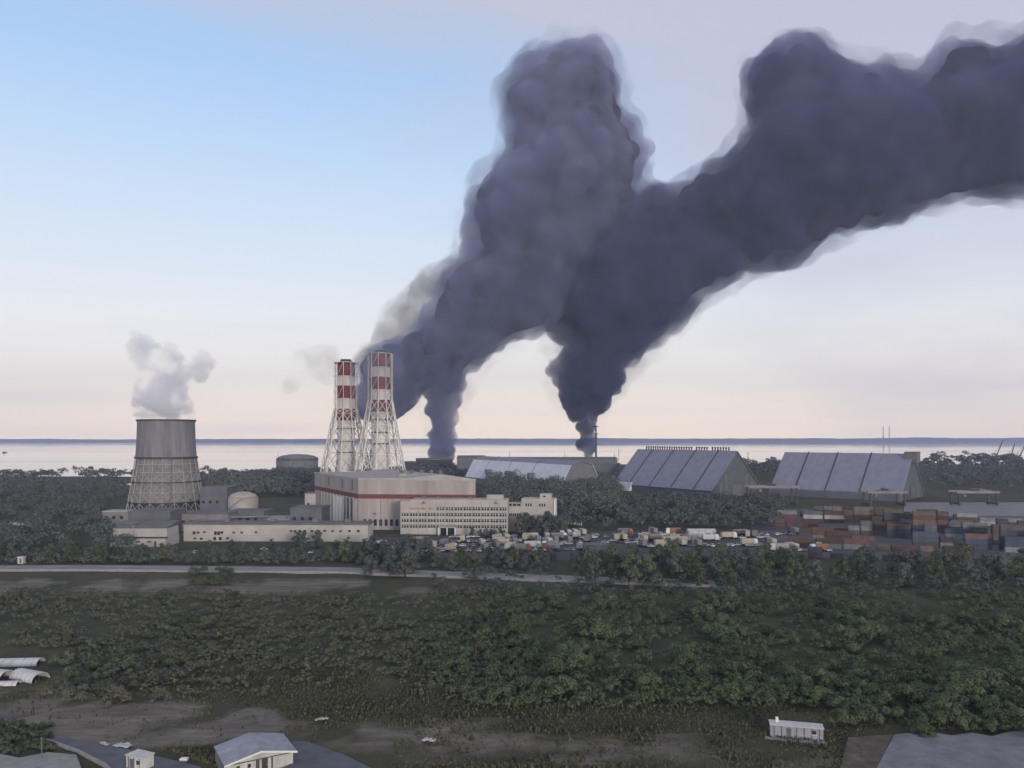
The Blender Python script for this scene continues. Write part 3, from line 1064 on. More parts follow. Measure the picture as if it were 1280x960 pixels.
# ------------------------------------------------------------------ bulk storage sheds
def shed(name, label, ridge_l, ridge_r, zr, prof, mats, ribs=(), vents=0, rib_mat=None, door=True, strips=()):
    pl_, pr_ = [P(a, b_, (H - zr) * F / (b_ - HY)) for a, b_ in (ridge_l, ridge_r)]
    e = empty(name, (pr_.x, pr_.y, 0), label, 'warehouse')
    u = Vector((pl_.x - pr_.x, pl_.y - pr_.y, 0)); Lg = u.length; u.normalize()
    v = Vector((u.y, -u.x, 0))
    if v.y > 0:
        v = -v                     # towards the camera
    # body
    body = [(prof[0][0], 0)] + prof + [(prof[-1][0], 0)]
    MB().extrude([(a * .985, z_ * .985 if z_ else 0) for a, z_ in body], Vector((0, 0, 0)), u, v, Lg - .4, .4).build('gable_wall', mats[1], e)
    # roof slopes, each a slab of its own
    t = .5
    for i in range(len(prof) - 1):
        (a0, z0), (a1, z1_) = prof[i], prof[i + 1]
        d = Vector((a1 - a0, z1_ - z0)).normalized()
        n = Vector((-d.y, d.x)) if (-d.y * 0 + d.x) > 0 else Vector((d.y, -d.x))
        if n.y < 0:
            n = -n
        mt = mats[0] if not isinstance(mats[0], (list, tuple)) else mats[0][i]
        MB().extrude([(a0, z0), (a1, z1_), (a1 + n.x * t, z1_ + n.y * t), (a0 + n.x * t, z0 + n.y * t)], Vector((0, 0, 0)), u, v, Lg + .8, -.8).build('roof_slope', mt, e)
    ir = [i for i in range(len(prof) - 1)]
    for fr in ribs:                # dark conveyor ribs down the front slope(s)
        m_ = MB()
        for i in ir:
            (a0, z0), (a1, z1_) = prof[i], prof[i + 1]
            if max(a0, a1) <= 0.01:
                continue
            x = fr * Lg
            m_.extrude([(a0, z0 + .7), (a1, z1_ + .7), (a1, z1_ + 1.3), (a0, z0 + 1.3)], Vector((0, 0, 0)), u, v, x + .5, x - .5)
        m_.build('roof_rib', rib_mat or darksteel, e)
    for q in range(vents):
        if q % 11 in (2, 7) and q % 3 == 1:
            continue
        x = Lg * (.07 + .86 * q / vents)
        c_ = u * x
        m_ = MB().lathe([(.7, zr + .3), (.7, zr + 2.6), (1.1, zr + 2.7), (1.1, zr + 3.7)], 8, (c_.x, c_.y))
        m_.build('ridge_vent', darksteel, e)
    if door:
        hw = prof[0][0]
        m_ = MB().extrude([(-hw * .18, 0), (hw * .18, 0), (hw * .18, 11), (-hw * .18, 11)], Vector((0, 0, 0)), u, v, .39, .1)
        m_.build('door', slate, e)
        for q in (-.62, -.4, .4, .62):
            MB().extrude([(hw * q - 1.2, 0), (hw * q + 1.2, 0), (hw * q + 1.2, zr * (1 - abs(q)) * .8), (hw * q - 1.2, zr * (1 - abs(q)) * .8)], Vector((0, 0, 0)), u, v, .39, .2).build('gable_panel', shed_gable_pale, e)
    return e, u, v, Lg


SEP = [(36, 6), (5, 42.6), (0, 44), (-5, 42.6), (-36, 6)]
e_, u, v, Lg = shed('bulk_store', 'mauve roofed pitched warehouse with a row of ridge vents, middle one', (798, 561.8), (921, 564), 44,
                    [(37, 6), (0, 44), (-37, 6)], (shed_roof, shed_gable), (.16, .38, .6, .83), 34)
m_ = MB()
for q in range(12):                # buttress frames along the far foot of the roof
    x = Lg * (.8 + .2 * q / 12)
    m_.extrude([(36, 0), (41, 0), (36, 9), (35, 9)], Vector((0, 0, 0)), u, v, x + .8, x - .4)
m_.build('buttress', shed_roof_white, e_)
e_, u, v, Lg = shed('bulk_store', 'largest mauve roofed warehouse, right one beyond the containers', (982, 565.5), (1141, 567.5), 42,
                    [(39, 5), (0, 42), (-39, 5)], (shed_roof, shed_gable), (.3, .56, .80), 0)
MB().extrude([(-6, 34), (6, 34), (6, 44.2), (-6, 44.2)], Vector((0, 0, 0)), u, v, 6, -5).build('head_house', shed_gable_pale, e_)
MB().extrude([(39.5, 0), (43, 0), (43, 6), (39.5, 7)], Vector((0, 0, 0)), u, v, Lg, 0).build('side_aisle', slate, e_)
e_, u, v, Lg = shed('bulk_store', 'white sided barrel roofed warehouse, left one below the right smoke column', (604, 570.5), (727, 576.5), 33,
                    [(25, 7), (13, 29), (0, 33), (-13, 29), (-25, 7)], ([shed_roof_white, shed_roof, shed_roof, shed_roof_white], shed_gable_pale), (.3, .55, .8), 0, greysteel, False)
for fr in (.27, .5, .72):
    MB().extrude([(24, 12), (28, 12), (28, 19), (21, 19)], Vector((0, 0, 0)), u, v, Lg * fr + 2, Lg * fr - 2).build('loading_hood', slate, e_)
# dark sheds behind it
for px0, px1, yt, D, lab in ((571, 606, 569.5, 1180, 'dark low shed right of the left smoke column'), (620, 772, 571.5, 1330, 'long dark shed behind the white sided warehouse')):
    k = D / F
    e = empty('rear_shed', at(px0, D), lab, 'shed')
    wd = (px1 - px0) * k; hz = H - (yt - HY) * k
    MB().prism([(0, 0), (wd, 0), (wd, 40), (0, 40)], 0, hz - 3).build('wall', slate, e)
    MB().extrude([(-1, hz - 3), (20, hz), (41, hz - 3), (41, hz - 3.8), (-1, hz - 3.8)], Vector((0, 0, 0)), Vector((1, 0, 0)), Vector((0, 1, 0)), wd).build('roof', roofgrey, e)
    for q in range(3):
        MB().prism([(wd * (.2 + .25 * q), -.1), (wd * (.2 + .25 * q) + 6, -.1), (wd * (.2 + .25 * q) + 6, .1), (wd * (.2 + .25 * q), .1)], 0, 8).build('door', darksteel, e)
e = empty('gable_annex', at(742, 900), 'dark grey annex between the two left warehouses', 'annex')
MB().prism([(0, 0), (24, -8), (34, 20), (10, 30)], 0, 26).build('wall', slate, e)
MB().prism([(-.5, -.3), (24.4, -8.5), (34.5, 20.3), (9.6, 30.5)], 26.003, 27).build('roof', roofgrey, e)
MB().box((17, -6.0, 0), (6, .5, 8), -.32).build('door', darksteel, e)

# masts, flare stack
def mast(px, yt, D, r, label, cat='mast', name='mast'):
    k = D / F
    zt = H - (yt - HY) * k
    e = empty(name, at(px, D), label, cat)
    MB().tube((0, 0, 0), (0, 0, zt), r, 6, r * .6).build('pole', darksteel, e)
    m_ = MB()
    for q in (.97, .8):
        m_.box((0, 0, zt * q), (r * 4, r * 4, r * .8))
    m_.build('platform', darksteel, e)
    return e


mast(745, 532, 1380, 2.0, 'tall black flare stack beside the right smoke column', 'flare stack', 'flare_stack')
for px, yt, D, lab in ((768, 567, 1300, 'short lighting mast left of the vented warehouse'), (773.5, 561.5, 1310, 'thin tall mast left of the vented warehouse'),
                       (637, 565, 1320, 'thin mast above the white sided warehouse, left one'), (706, 567, 1330, 'thin mast above the white sided warehouse, right one'),
                       (935, 566, 1100, 'thin mast behind the gable of the vented warehouse')):
    mast(px, yt, D, .5, lab)
lm = mast(121.5, 641, 385, .22, 'slim pale lamp mast among trees at the far left', 'lamp mast', 'lamp_mast')

# ------------------------------------------------------------------ port: gantries and cranes
def gantry(px0, px1, yt, yb, label):
    D = H * F / (yb - HY); k = D / F
    e = empty('gantry_crane', at((px0 + px1) / 2, D), label, 'gantry crane', 'rubber tyred gantry cranes')
    w2 = (px1 - px0) / 2 * k; hz = (yb - yt) * k
    for sx in (-1, 1):
        for dy in (0, 12):
            MB().box((sx * w2, dy, 0), (1.3, 1.3, hz - 1.5)).build('leg', darksteel, e)
        MB().box((sx * w2, 6, .9), (1.6, 15, 1.4)).build('wheel_beam', darksteel, e)
    for dy in (0, 12):
        MB().box((0, dy, hz - 1.497), (2 * w2 + 5, 1.4, 2.0)).build('girder', greyblock, e)
    MB().box((w2 * .2, 6, hz + .51), (5, 14, 1.6)).build('trolley', greysteel, e)
    MB().box((-w2 * .5, 6, hz - 5), (2, 2, 2.6)).build('cab', greyblock, e)
    return e


gantry(939, 996, 608, 632, 'dark gantry crane in front of the gap between the two right warehouses')
gantry(1088, 1131, 614.5, 633, 'grey gantry crane at the gable foot of the largest warehouse')
gantry(1199, 1246, 614.5, 632, 'grey gantry crane nearest the right edge of the yard')


def jib_crane(px, D, top, lean, label):
    k = D / F
    e = empty('harbour_crane', at(px, D), label, 'harbour crane', 'harbour cranes')
    MB().lathe([(4, 0), (3, 12), (2, 14)], 8).build('portal', darksteel, e)
    MB().box((0, 0, 14.003), (7, 6, 5)).build('machine_house', darksteel, e)
    m_ = MB()
    for dy in (-1, 1):
        m_.tube((2, dy, 18), (lean, dy * .3, top), .6, 4)
    for q in range(6):
        t0, t1 = q / 6, (q + 1) / 6
        a = Vector((2, -1, 18)).lerp(Vector((lean, -.3, top)), t0); b_ = Vector((2, 1, 18)).lerp(Vector((lean, .3, top)), t1)
        m_.tube(a, b_, .3, 3)
    m_.build('jib', darksteel, e)
    m_ = MB().tube((-2, 0, 19), (1, 0, 30), .5, 4).tube((1, 0, 30), (lean * .75, 0, 18 + (top - 18) * .75), .2, 4)
    m_.build('mast_frame', darksteel, e)
    return e


jib_crane(1243, 1480, 54, 17, 'harbour crane with one long jib leaning right')
jib_crane(1262, 1520, 46, 10, 'short harbour crane between two longer jibs')
jib_crane(1272, 1480, 50, 18, 'harbour crane cut by the right frame edge')

# ------------------------------------------------------------------ far power station across the bay
for px, lab in ((1104, 'thin far chimney across the bay, left one of two'), (1111.5, 'thin far chimney across the bay, right one of two')):
    e = empty('far_chimney', at(px, 9900) + Vector((0, 0, 30)), lab, 'chimney')
    zt = H - (533 - HY) * 9900 / F - 30
    MB().lathe([(5.5, 0), (4.0, zt)], 10).build('shaft', darksteel, e)
    MB().lathe([(4.6, zt - 12), (4.4, zt - 4)], 10).build('band', redp, e)

# ship on the water
e = empty('boat', G(6, 566, SEA_Z), 'small dark boat alone on the bay at far left', 'boat')
e.location.z = SEA_Z
MB().prism([(-8, -2), (5, -2.2), (9, 0), (5, 2.2), (-8, 2)], -.5, 2.2, [(-8.4, -2.4), (5.4, -2.6), (11, 0), (5.4, 2.6), (-8.4, 2.4)]).build('hull', darksteel, e)
MB().box((-3, 0, 2.203), (6, 3.2, 3.4)).build('cabin', greysteel, e)
MB().tube((-2, 0, 5.5), (-2, 0, 11), .25, 4).build('mast', darksteel, e)

#@@NEAR
# ------------------------------------------------------------------ foreground: house, cabins, tents
th = R(31)
hx, hy = (-38.0, 133.3)
u = Vector((-math.cos(th), -math.sin(th), 0)); v = Vector((-math.sin(th), math.cos(th), 0))
house = empty('white_house', (hx, hy, .3), 'low white gabled house with grey sheet roof at the bottom of the frame', 'house')
WF, DP, ZE, ZA = 10.9, 8.4, 2.4, 3.55
q = lambda a, d: (u.x * a + v.x * d, u.y * a + v.y * d)
MB().prism([q(0, 0), q(WF, 0), q(WF, DP), q(0, DP)], -.8, ZE).build('wall', house_white, house)
MB().prism([q(WF + .003, .05), q(WF + .06, .05), q(WF + .06, DP - .05), q(WF + .003, DP - .05)], -.8, ZE - .1).build('side_cladding', house_blue, house)  # left wall repeated in darker blue-grey, its shade painted as colour
m_ = MB()
m_.extrude([(0, ZE + .003), (WF, ZE + .003), (WF / 2, ZA - .12)], Vector((0, 0, 0)), v, u, DP)
m_.build('gable', house_white, house)
for a0, a1, z0, z1_ in ((-.55, WF / 2, ZE - .12, ZA), (WF + .55, WF / 2, ZE - .12, ZA)):
    m_ = MB().extrude([(a0, z0 + .06), (a1, z1_ + .02), (a1, z1_ + .16), (a0, z0 + .2)], Vector((0, 0, 0)), v, u, DP + .5, -.55)
    m_.build('roof_slope', house_roof, house)
m_ = MB()
for a0, a1 in ((-.6, WF / 2), (WF + .6, WF / 2)):
    m_.extrude([(a0, ZE - .22), (a1, ZA - .10), (a1, ZA + .2), (a0, ZE + .1)], Vector((0, 0, 0)), v, u, -.553, -.65)
m_.build('barge_board', whitep, house)
m_ = MB()
m_.prism([q(-.02, -.04), q(WF + .02, -.04), q(WF + .02, -.003), q(-.02, -.003)], ZE - .28, ZE - .12)
m_.build('fascia', darksteel, house)
for a in (7.1, 8.9):
    wv = MB().prism([q(a, -.05), q(a + .55, -.05), q(a + .55, .02), q(a, .02)], 1.1, 1.75).build('window', glass, house)
    MB().prism([q(a - .08, -.09), q(a + .63, -.09), q(a + .63, -.052), q(a - .08, -.052)], 1.0, 1.09).build('sill', whitep, wv)
dr = MB().prism([q(4.3, -.06), q(5.3, -.06), q(5.3, .02), q(4.3, .02)], 0, 2.1).build('door', darksteel, house)
MB().box((*q(4.45, -.1), 1.0), (.06, .06, .14)).build('handle', whitep, dr)
for a in (3.5, 5.75, 6.05):
    MB().prism([q(a, -.22), q(a + .2, -.22), q(a + .2, -.003), q(a, -.003)], -.5, ZE - .3).build('porch_post', bark, house)
for d in np.arange(.3, DP, .95):
    MB().prism([q(WF + .35, d), q(WF + .5, d), q(WF + .5, d + .16), q(WF + .35, d + .16)], -.6, ZE - .2).build('side_post', slate, house)


def cabin(name, px, py, L_, W2, H2, rz, label, z0=.3, cat='cabin', wm_=None):
    p_ = G(px, py)
    e = empty(name, (p_.x, p_.y, z0), label, cat, rz=rz)
    MB().box((0, 0, -.6), (L_, W2, H2 + .6)).build('wall', wm_ or house_white, e)
    MB().box((0, 0, H2 + .003), (L_ + .3, W2 + .3, .14)).build('roof', tarp, e)
    n = int(L_ / 1.2)
    for i in range(n):
        x = -L_ / 2 + (i + .5) * L_ / n
        MB().box((x, -W2 / 2 - .05, .1), (.14, .09, H2 - .15)).build('rib', slate, e)
    x = L_ * .36
    wv = MB().box((x - .35, -W2 / 2 - .03, 1.15), (.8, .05, .7)).build('window', glass, e)
    MB().box((x - .35, -W2 / 2 - .08, 1.06), (.95, .12, .08)).build('sill', whitep, wv)
    MB().box((-L_ * .15, -W2 / 2 - .03, .02), (.85, .05, 1.9)).build('door', slate, e)
    return e


cabin_wall = M('cabin_wall', (.30, .30, .35, 1), .7, .2, .8)
e = cabin('site_cabin', 995, 923, 9.4, 2.4, 2.3, R(-14), 'long pale ribbed site cabin on the bare ground, lower right', wm_=cabin_wall)
MB().box((-3.4, .3, 2.46), (.5, .5, .9)).build('roof_vent', whitep, e)
MB().box((-.3, -2.0, -.3), (10.8, 1.1, .45)).build('plinth', kerbm, e)
e = cabin('kiosk', 175, 962, 3.8, 2.4, 2.3, R(-24), 'small white flat roofed kiosk on the street left of the house')


def tunnel(px, py, L_, r, rz, hgt, label):
    p_ = G(px, py)
    e = empty('tunnel_tent', (p_.x, p_.y, .2), label, 'tent', 'white tunnel tents', rz=rz)
    m_ = MB()
    n = 10
    pr = [(r * math.cos(math.pi * i / n), hgt * math.sin(math.pi * i / n)) for i in range(n + 1)] 
    inn = [(a * .96, z_ * .95) for a, z_ in pr[::-1]]
    m_.extrude(pr + inn, Vector((-L_ / 2, 0, 0)), Vector((1, 0, 0)), Vector((0, 1, 0)), L_)
    m_.build('cover', tarp, e)
    MB().extrude([(a * .955, z_ * .945) for a, z_ in pr], Vector((-L_ / 2, 0, 0)), Vector((1, 0, 0)), Vector((0, 1, 0)), .3, .2).build('end_panel', house_white, e)
    m_ = MB()
    for i in range(5):
        x = -L_ / 2 + L_ * (i + .5) / 5
        m_.extrude([(a * 1.005, z_ * 1.005) for a, z_ in pr] + [(a * 1.001, z_ * 1.001) for a, z_ in pr[::-1]], Vector((0, 0, 0)), Vector((1, 0, 0)), Vector((0, 1, 0)), x + .08, x - .08)
    m_.build('hoop', pale, e)
    return e


tunnel(20, 831, 12, 2.2, R(4), 1.4, 'rearmost white tunnel tent at the left edge')
tunnel(37, 849, 8.0, 2.3, R(-24), 1.9, 'middle white tunnel tent, the one with its end turned right')
tunnel(-8, 849, 8, 2.4, R(-14), 2.2, 'white tunnel tent cut by the left frame edge')
tunnel(-2, 857, 9, 1.3, R(5), .8, 'lowest, flattest white tunnel tent at the left edge')
for i, (px, py, sx, sy, rz, lab) in enumerate(((130, 934, 2.2, .8, -.5, 'small white scrap of sheet on the street, left one'), (154, 936, 3.4, 1.6, -.3, 'crumpled white sheet on the street by the kiosk'),
                                             (536, 929, 2.4, 1.5, -.3, 'white sheet lying alone on bare soil right of the house'), (402, 903, 2.6, .7, .4, 'thin white strip lying in the grass above the house'))):
    p_ = G(px, py)
    n = 7
    vv = [(sx * (a / n - .5) + rnd.uniform(-.1, .1), sy * (c_ / n - .5) + rnd.uniform(-.12, .12), .35 + rnd.uniform(0, .45) * (1 - abs(a / n - .5))) for c_ in range(n + 1) for a in range(n + 1)]
    m_ = MB().add(vv, [(c_ * (n + 1) + a, c_ * (n + 1) + a + 1, (c_ + 1) * (n + 1) + a + 1, (c_ + 1) * (n + 1) + a) for c_ in range(n) for a in range(n)])
    o = m_.build('plastic_sheet', tarp, smooth=True, fix=False)
    o.location = (p_.x, p_.y, .22)
    o.rotation_euler.z = rz
    md = o.modifiers.new('t', 'SOLIDIFY'); md.thickness = .04
    tag(o, lab, 'sheet')
p_ = G(226, 952)
e = empty('post', (p_.x, p_.y, 0), 'thin dark post on a white block beside the house', 'post')
MB().tube((0, 0, 0), (0, 0, 3.6), .09, 6).build('pole', darksteel, e)
MB().box((.6, -.1, .2), (1.3, .8, .5)).build('footing', whitep, e)
p_ = G(52, 950)
e = empty('post', (p_.x, p_.y, 0), 'slim grey post on the dark green verge at lower left', 'post')
MB().tube((0, 0, 0), (0, 0, 3.8), .08, 6).build('pole', greysteel, e)
MB().box((0, 0, 3.8), (.5, .2, .15)).build('lamp_head', greysteel, e)
p_ = G(20, 706)
e = empty('shelter', (p_.x, p_.y + 4, 0), 'tiny white hut on the far side of the pale road', 'hut')
MB().box((0, 0, 0), (2.4, 2.2, 2.8)).build('wall', house_white, e)
MB().box((0, 0, 2.803), (2.8, 2.6, .3)).build('roof', tarp, e)
MB().box((.2, -1.12, .3), (.9, .06, 2)).build('door', slate, e)

#@@YARD
# ------------------------------------------------------------------ containers
CC = {'rust_red': ((.112, .062, .057), 'rust red'), 'brown': ((.085, .065, .060), 'brown'), 'blue': ((.052, .064, .102), 'blue'), 'ochre': ((.15, .126, .088), 'ochre'),
      'grey': ((.17, .175, .185), 'grey'), 'white': ((.30, .30, .31), 'white'), 'orange': ((.155, .095, .078), 'faded orange'), 'green': ((.06, .095, .085), 'dull green')}
CM = {}
for k, (c_, nm) in CC.items():
    mt = M('container_' + k, (*c_, 1), .65, .4, .5, per_object=.35)
    for LL_ in (12.19, 6.06):
        m_ = MB()
        w2, h2 = 2.44, 2.59
        for sx in (-1, 1):
            for sy in (-1, 1):
                m_.box((sx * (LL_ / 2 - .1), sy * (w2 / 2 - .1), 0), (.2, .2, h2))
            m_.box((sx * (LL_ / 2 - .08), 0, .02), (.1, w2 - .42, h2 - .06))
        for sy in (-1, 1):
            for z_ in (0, h2 - .16):
                m_.box((0, sy * (w2 / 2 - .08), z_), (LL_ - .42, .14, .16))
            n = int(LL_ / .6)
            for i in range(n):        # corrugated side
                x = -LL_ / 2 + .25 + (i + .5) * (LL_ - .5) / n
                m_.box((x, sy * (w2 / 2 - .1 - (.04 if i % 2 else 0)), .165), ((LL_ - .5) / n - .004, .06, h2 - .33))
        m_.box((0, 0, h2 - .1), (LL_ - .44, w2 - .34, .08))
        for sy in (-.3, .3):
            m_.box((LL_ / 2 + .0, sy, .2), (.06, .06, h2 - .4))
        o = m_.build('shipping_container', mt)
        CM[k, LL_] = o
placed = {}
crnd = random.Random(11)
ROWS = []       # (px0, px1, py, colours, height range, yaw)
W = 'rust_red brown ochre grey'.split()
ROWS += [(1010, 1300, 697, 'blue brown grey rust_red blue ochre'.split(), (1, 2)), (1130, 1300, 702, 'grey blue brown orange'.split(), (1, 3)), (985, 1140, 684, 'brown rust_red grey ochre'.split(), (1, 2)), (972, 1030, 652, 'rust_red brown rust_red white grey'.split(), (3, 4)), (1000, 1065, 646, 'brown ochre grey rust_red'.split(), (1, 3)),
         (1040, 1120, 652, 'ochre ochre brown grey white ochre'.split(), (2, 4)), (1050, 1100, 640, 'brown grey white rust_red'.split(), (1, 2)),
         (1075, 1140, 661, 'ochre brown ochre blue green'.split(), (2, 4)), (1108, 1150, 672, 'blue rust_red orange brown blue'.split(), (3, 5)),
         (1125, 1190, 665, 'rust_red brown blue ochre rust_red'.split(), (3, 5)), (1155, 1195, 678, 'blue blue ochre grey'.split(), (2, 4)),
         (1165, 1200, 652, 'blue grey white'.split(), (1, 2)), (1185, 1215, 676, 'white grey green blue'.split(), (4, 5)), (1205, 1262, 686, 'blue blue blue orange brown'.split(), (3, 5)),
         (1215, 1290, 672, 'blue brown grey blue rust_red'.split(), (3, 5)), (1245, 1300, 664, 'white grey blue blue'.split(), (2, 3)), (1255, 1310, 690, 'blue blue grey'.split(), (2, 4)),
         (985, 1050, 664, 'brown rust_red brown'.split(), (1, 2)), (1015, 1075, 674, 'brown grey rust_red'.split(), (1, 2)), (968, 1010, 658, 'rust_red rust_red brown'.split(), (1, 3)),
         (1060, 1130, 668, 'ochre brown ochre grey'.split(), (2, 3)), (1090, 1160, 655, 'brown ochre rust_red grey'.split(), (2, 4)), (1140, 1180, 683, 'blue brown grey'.split(), (1, 3)),
         (1195, 1300, 656, 'brown grey blue white'.split(), (1, 3)), (1240, 1310, 681, 'blue brown blue orange'.split(), (3, 5)), (1000, 1040, 641, 'brown rust_red grey'.split(), (1, 2)), (1030, 1100, 646.5, 'ochre brown grey'.split(), (2, 3))]
ncont = 0
for px0, px1, py, cols, (h0, h1) in ROWS:
    D = H * F / (py - HY)
    x0, x1 = (px0 - CX) / F * D, (px1 - CX) / F * D
    yaw = R(-14) + crnd.choice((0, 0, math.pi / 2)) * 0
    x = x0
    while x < x1:
        LL_ = 12.19 if crnd.random() < .62 else 6.06
        x += LL_ / 2
        yy = D - (x - x0) * math.tan(R(14))
        for dep in (0,):
            nh = crnd.randint(h0, h1) if not dep else crnd.randint(max(1, h0 - 1), h1)
            for lev_ in range(nh):
                if ncont >= 298:
                    break
                k = crnd.choice(cols)
                src = CM[k, LL_]
                o = src if (k, LL_) not in placed else src.copy()
                if o is not src:
                    COL.objects.link(o)
                placed[k, LL_] = 1
                o.location = (x + dep * 2.75 * math.sin(R(14)), yy + dep * 2.75, .06 + lev_ * 2.6)
                o.rotation_euler.z = R(-14) + crnd.uniform(-.006, .006)
                sz = 'long' if LL_ > 10 else 'short'
                tag(o, f'{sz} {CC[k][1]} shipping container stacked in the port yard', 'container', f'{sz} {CC[k][1]} containers')
                ncont += 1
        x += LL_ / 2 + crnd.choice((.5, .5, .8, 3.5))
for key, o in CM.items():
    if key not in placed:
        bpy.data.objects.remove(o)

# ------------------------------------------------------------------ parked vehicles
paint = {'white': (.62, .62, .62), 'silver': (.34, .35, .36), 'black': (.03, .03, .035), 'dark_red': (.18, .03, .03), 'dark_blue': (.04, .06, .13), 'grey': (.14, .145, .15)}


def wheels(m_, xs, w2, r):
    for x in xs:
        for sy in (-1, 1):
            m_.tube((x, sy * w2, r), (x, sy * (w2 - .26), r), r, 10)


def car_mesh(col):
    pm = M('car_paint_' + col, (*paint[col], 1), .35, .1, 1, spec=.5)
    m_ = MB()
    side = [(-2.15, .35), (2.1, .35), (2.2, .62), (2.05, .85), (1.05, .98), (-1.95, 1.02), (-2.2, .8)]
    m_.extrude([(a, z_) for a, z_ in side], Vector((0, .88, 0)), Vector((0, -1, 0)), Vector((1, 0, 0)), 1.76)
    m_.cur = 1
    m_.prism([(1.02, -.80), (1.02, .80), (-1.9, .80), (-1.9, -.80)], .99, 1.42, [(.35, -.66), (.35, .66), (-1.45, .66), (-1.45, -.66)])
    m_.cur = 0
    m_.prism([(.33, -.65), (.33, .65), (-1.43, .65), (-1.43, -.65)], 1.422, 1.47)
    m_.cur = 2
    wheels(m_, (-1.35, 1.35), .90, .33)
    return m_.build('parked_car', [pm, glass, rubber])


def truck_parts(cabcol, trcol):
    e = link('parked_truck', None)
    cm_ = M('car_paint_' + cabcol, (*paint[cabcol], 1), .35, .1, 1, spec=.5)
    tm = M('trailer_' + trcol, (*{'white': (.5, .5, .5), 'grey': (.2, .2, .21), 'orange': (.26, .12, .075), 'cream': (.42, .38, .30)}[trcol], 1), .6, .2, .6)
    m_ = MB().extrude([(5.2, .6), (7.4, .6), (7.5, 1.6), (7.15, 3.0), (6.7, 3.7), (5.2, 3.8)], Vector((0, 1.2, 0)), Vector((0, -1, 0)), Vector((1, 0, 0)), 2.4)
    cb = m_.build('cab', cm_, e)
    MB().extrude([(7.56, 1.75), (7.22, 2.95), (7.19, 2.95), (7.53, 1.75)], Vector((0, 1.05, 0)), Vector((0, -1, 0)), Vector((1, 0, 0)), 2.1).build('windscreen', glass, cb)
    MB().box((1.7, 0, 1.15), (6.6, 2.45, 2.65)).build('box_body', tm, e)
    m_ = MB().box((2.6, 0, .75), (7.8, .9, .38))
    m_.build('chassis', rubber, e)
    for x in (-.6, .7, 4.2, 6.5):
        m_ = MB().tube((x, -1, .5), (x, 1, .5), .1, 4)
        wheels(m_, (x,), 1.2, .5)
        m_.build('wheel_axle', rubber, e)
    return e


car_src = {c_: car_mesh(c_) for c_ in paint}
tr_src = {(a, b_): truck_parts(a, b_) for a, b_ in (('white', 'white'), ('white', 'grey'), ('white', 'cream'), ('dark_red', 'grey'), ('white', 'orange'), ('dark_blue', 'cream'))}
used = set()
vr = random.Random(5)


def put(src, key, px, py, rz, label, cat, group):
    p_ = G(px, py)
    if key in used:
        o = copy_tree(src)
    else:
        o = src
        used.add(key)
    o.location = (p_.x, p_.y, .035)
    o.rotation_euler.z = rz
    tag(o, label, cat, group)


LOT = R(8)
for row, (pa, pb, y0, y1) in enumerate(((520, 660, 679, 676), (530, 720, 684, 681), (520, 740, 690, 688), (660, 800, 675, 671), (700, 880, 671, 666.5), (760, 960, 677, 672), (800, 990, 684, 682), (560, 700, 672.5, 670), (900, 1000, 670, 668), (960, 1040, 689, 689), (470, 540, 686, 684), (540, 700, 687, 685), (600, 760, 681, 678), (740, 900, 680, 676))):
    n = max(3, int((pb - pa) / 7.0))
    for i in range(n):
        px = pa + (pb - pa) * (i + vr.uniform(.1, .9)) / n
        py = y0 + (y1 - y0) * (i + .5) / n + vr.uniform(-.5, .5)
        if vr.random() < .2 and row != 7:
            k = vr.choice(list(tr_src))
            put(tr_src[k], k, px, py, LOT + vr.choice((0, math.pi, math.pi / 2, math.pi / 2, R(60))) + vr.uniform(-.08, .08),
                f'{k[0].replace("_", " ")} cab lorry with {k[1]} box body in the crowded lot', 'truck', f'{k[0].replace("_", " ")} lorries with {k[1]} box bodies')
        elif vr.random() < .9:
            k = vr.choice(['white'] * 5 + ['silver'] * 2 + list(paint))
            put(car_src[k], k, px, py, LOT + vr.choice((0, math.pi, math.pi / 2)) + vr.uniform(-.1, .1), f'{k.replace("_", " ")} car parked in the crowded lot before the offices', 'car', f'{k.replace("_", " ")} parked cars')
for px, py, k, lab in ((330, 688, 'white', 'white car alone below the long workshop, left one'), (391, 692, 'white', 'white car alone below the long workshop, right one'), (245, 692, 'white', 'white car on the track left of the workshop')):
    o = car_src[k].copy()
    COL.objects.link(o)
    p_ = G(px, py)
    o.location = (p_.x, p_.y, .03)
    o.rotation_euler.z = vr.uniform(0, 6)
    if 'group' in o:
        del o['group']
    tag(o, lab, 'car')
for px, py, wpx, z_, m_, lab in ((745, 692, 30, 4.2, slate, 'big blue grey tarpaulined load in the lorry lot'), (878, 671.5, 34, 3.6, house_white, 'long white shed roof among the parked lorries'), (845, 681, 30, 3.2, cream2, 'long cream flat roofed shed among the parked lorries')):
    p_ = G(px, py); wd = wpx * p_.y / F
    e = empty('lot_shed', (p_.x, p_.y, 0), lab, 'shed')
    MB().box((0, 3, 0), (wd, 6, z_)).build('wall', m_, e)
    MB().extrude([(-.3, z_ + .003), (3, z_ + 1.0), (6.3, z_ + .003)], Vector((-wd / 2 - .2, 0, 0)), Vector((1, 0, 0)), Vector((0, 1, 0)), wd + .4).build('roof', m_, e)
    MB().box((wd * .2, -.04, .02), (2.6, .06, z_ * .7)).build('door', greysteel, e)

def drop(o):
    for c_ in list(o.children):
        drop(c_)
    bpy.data.objects.remove(o)


for src_ in (car_src, tr_src):
    for k, o in src_.items():
        if k not in used:
            drop(o)
#@@VEG
# ------------------------------------------------------------------ vegetation
rg = np.random.default_rng(3)


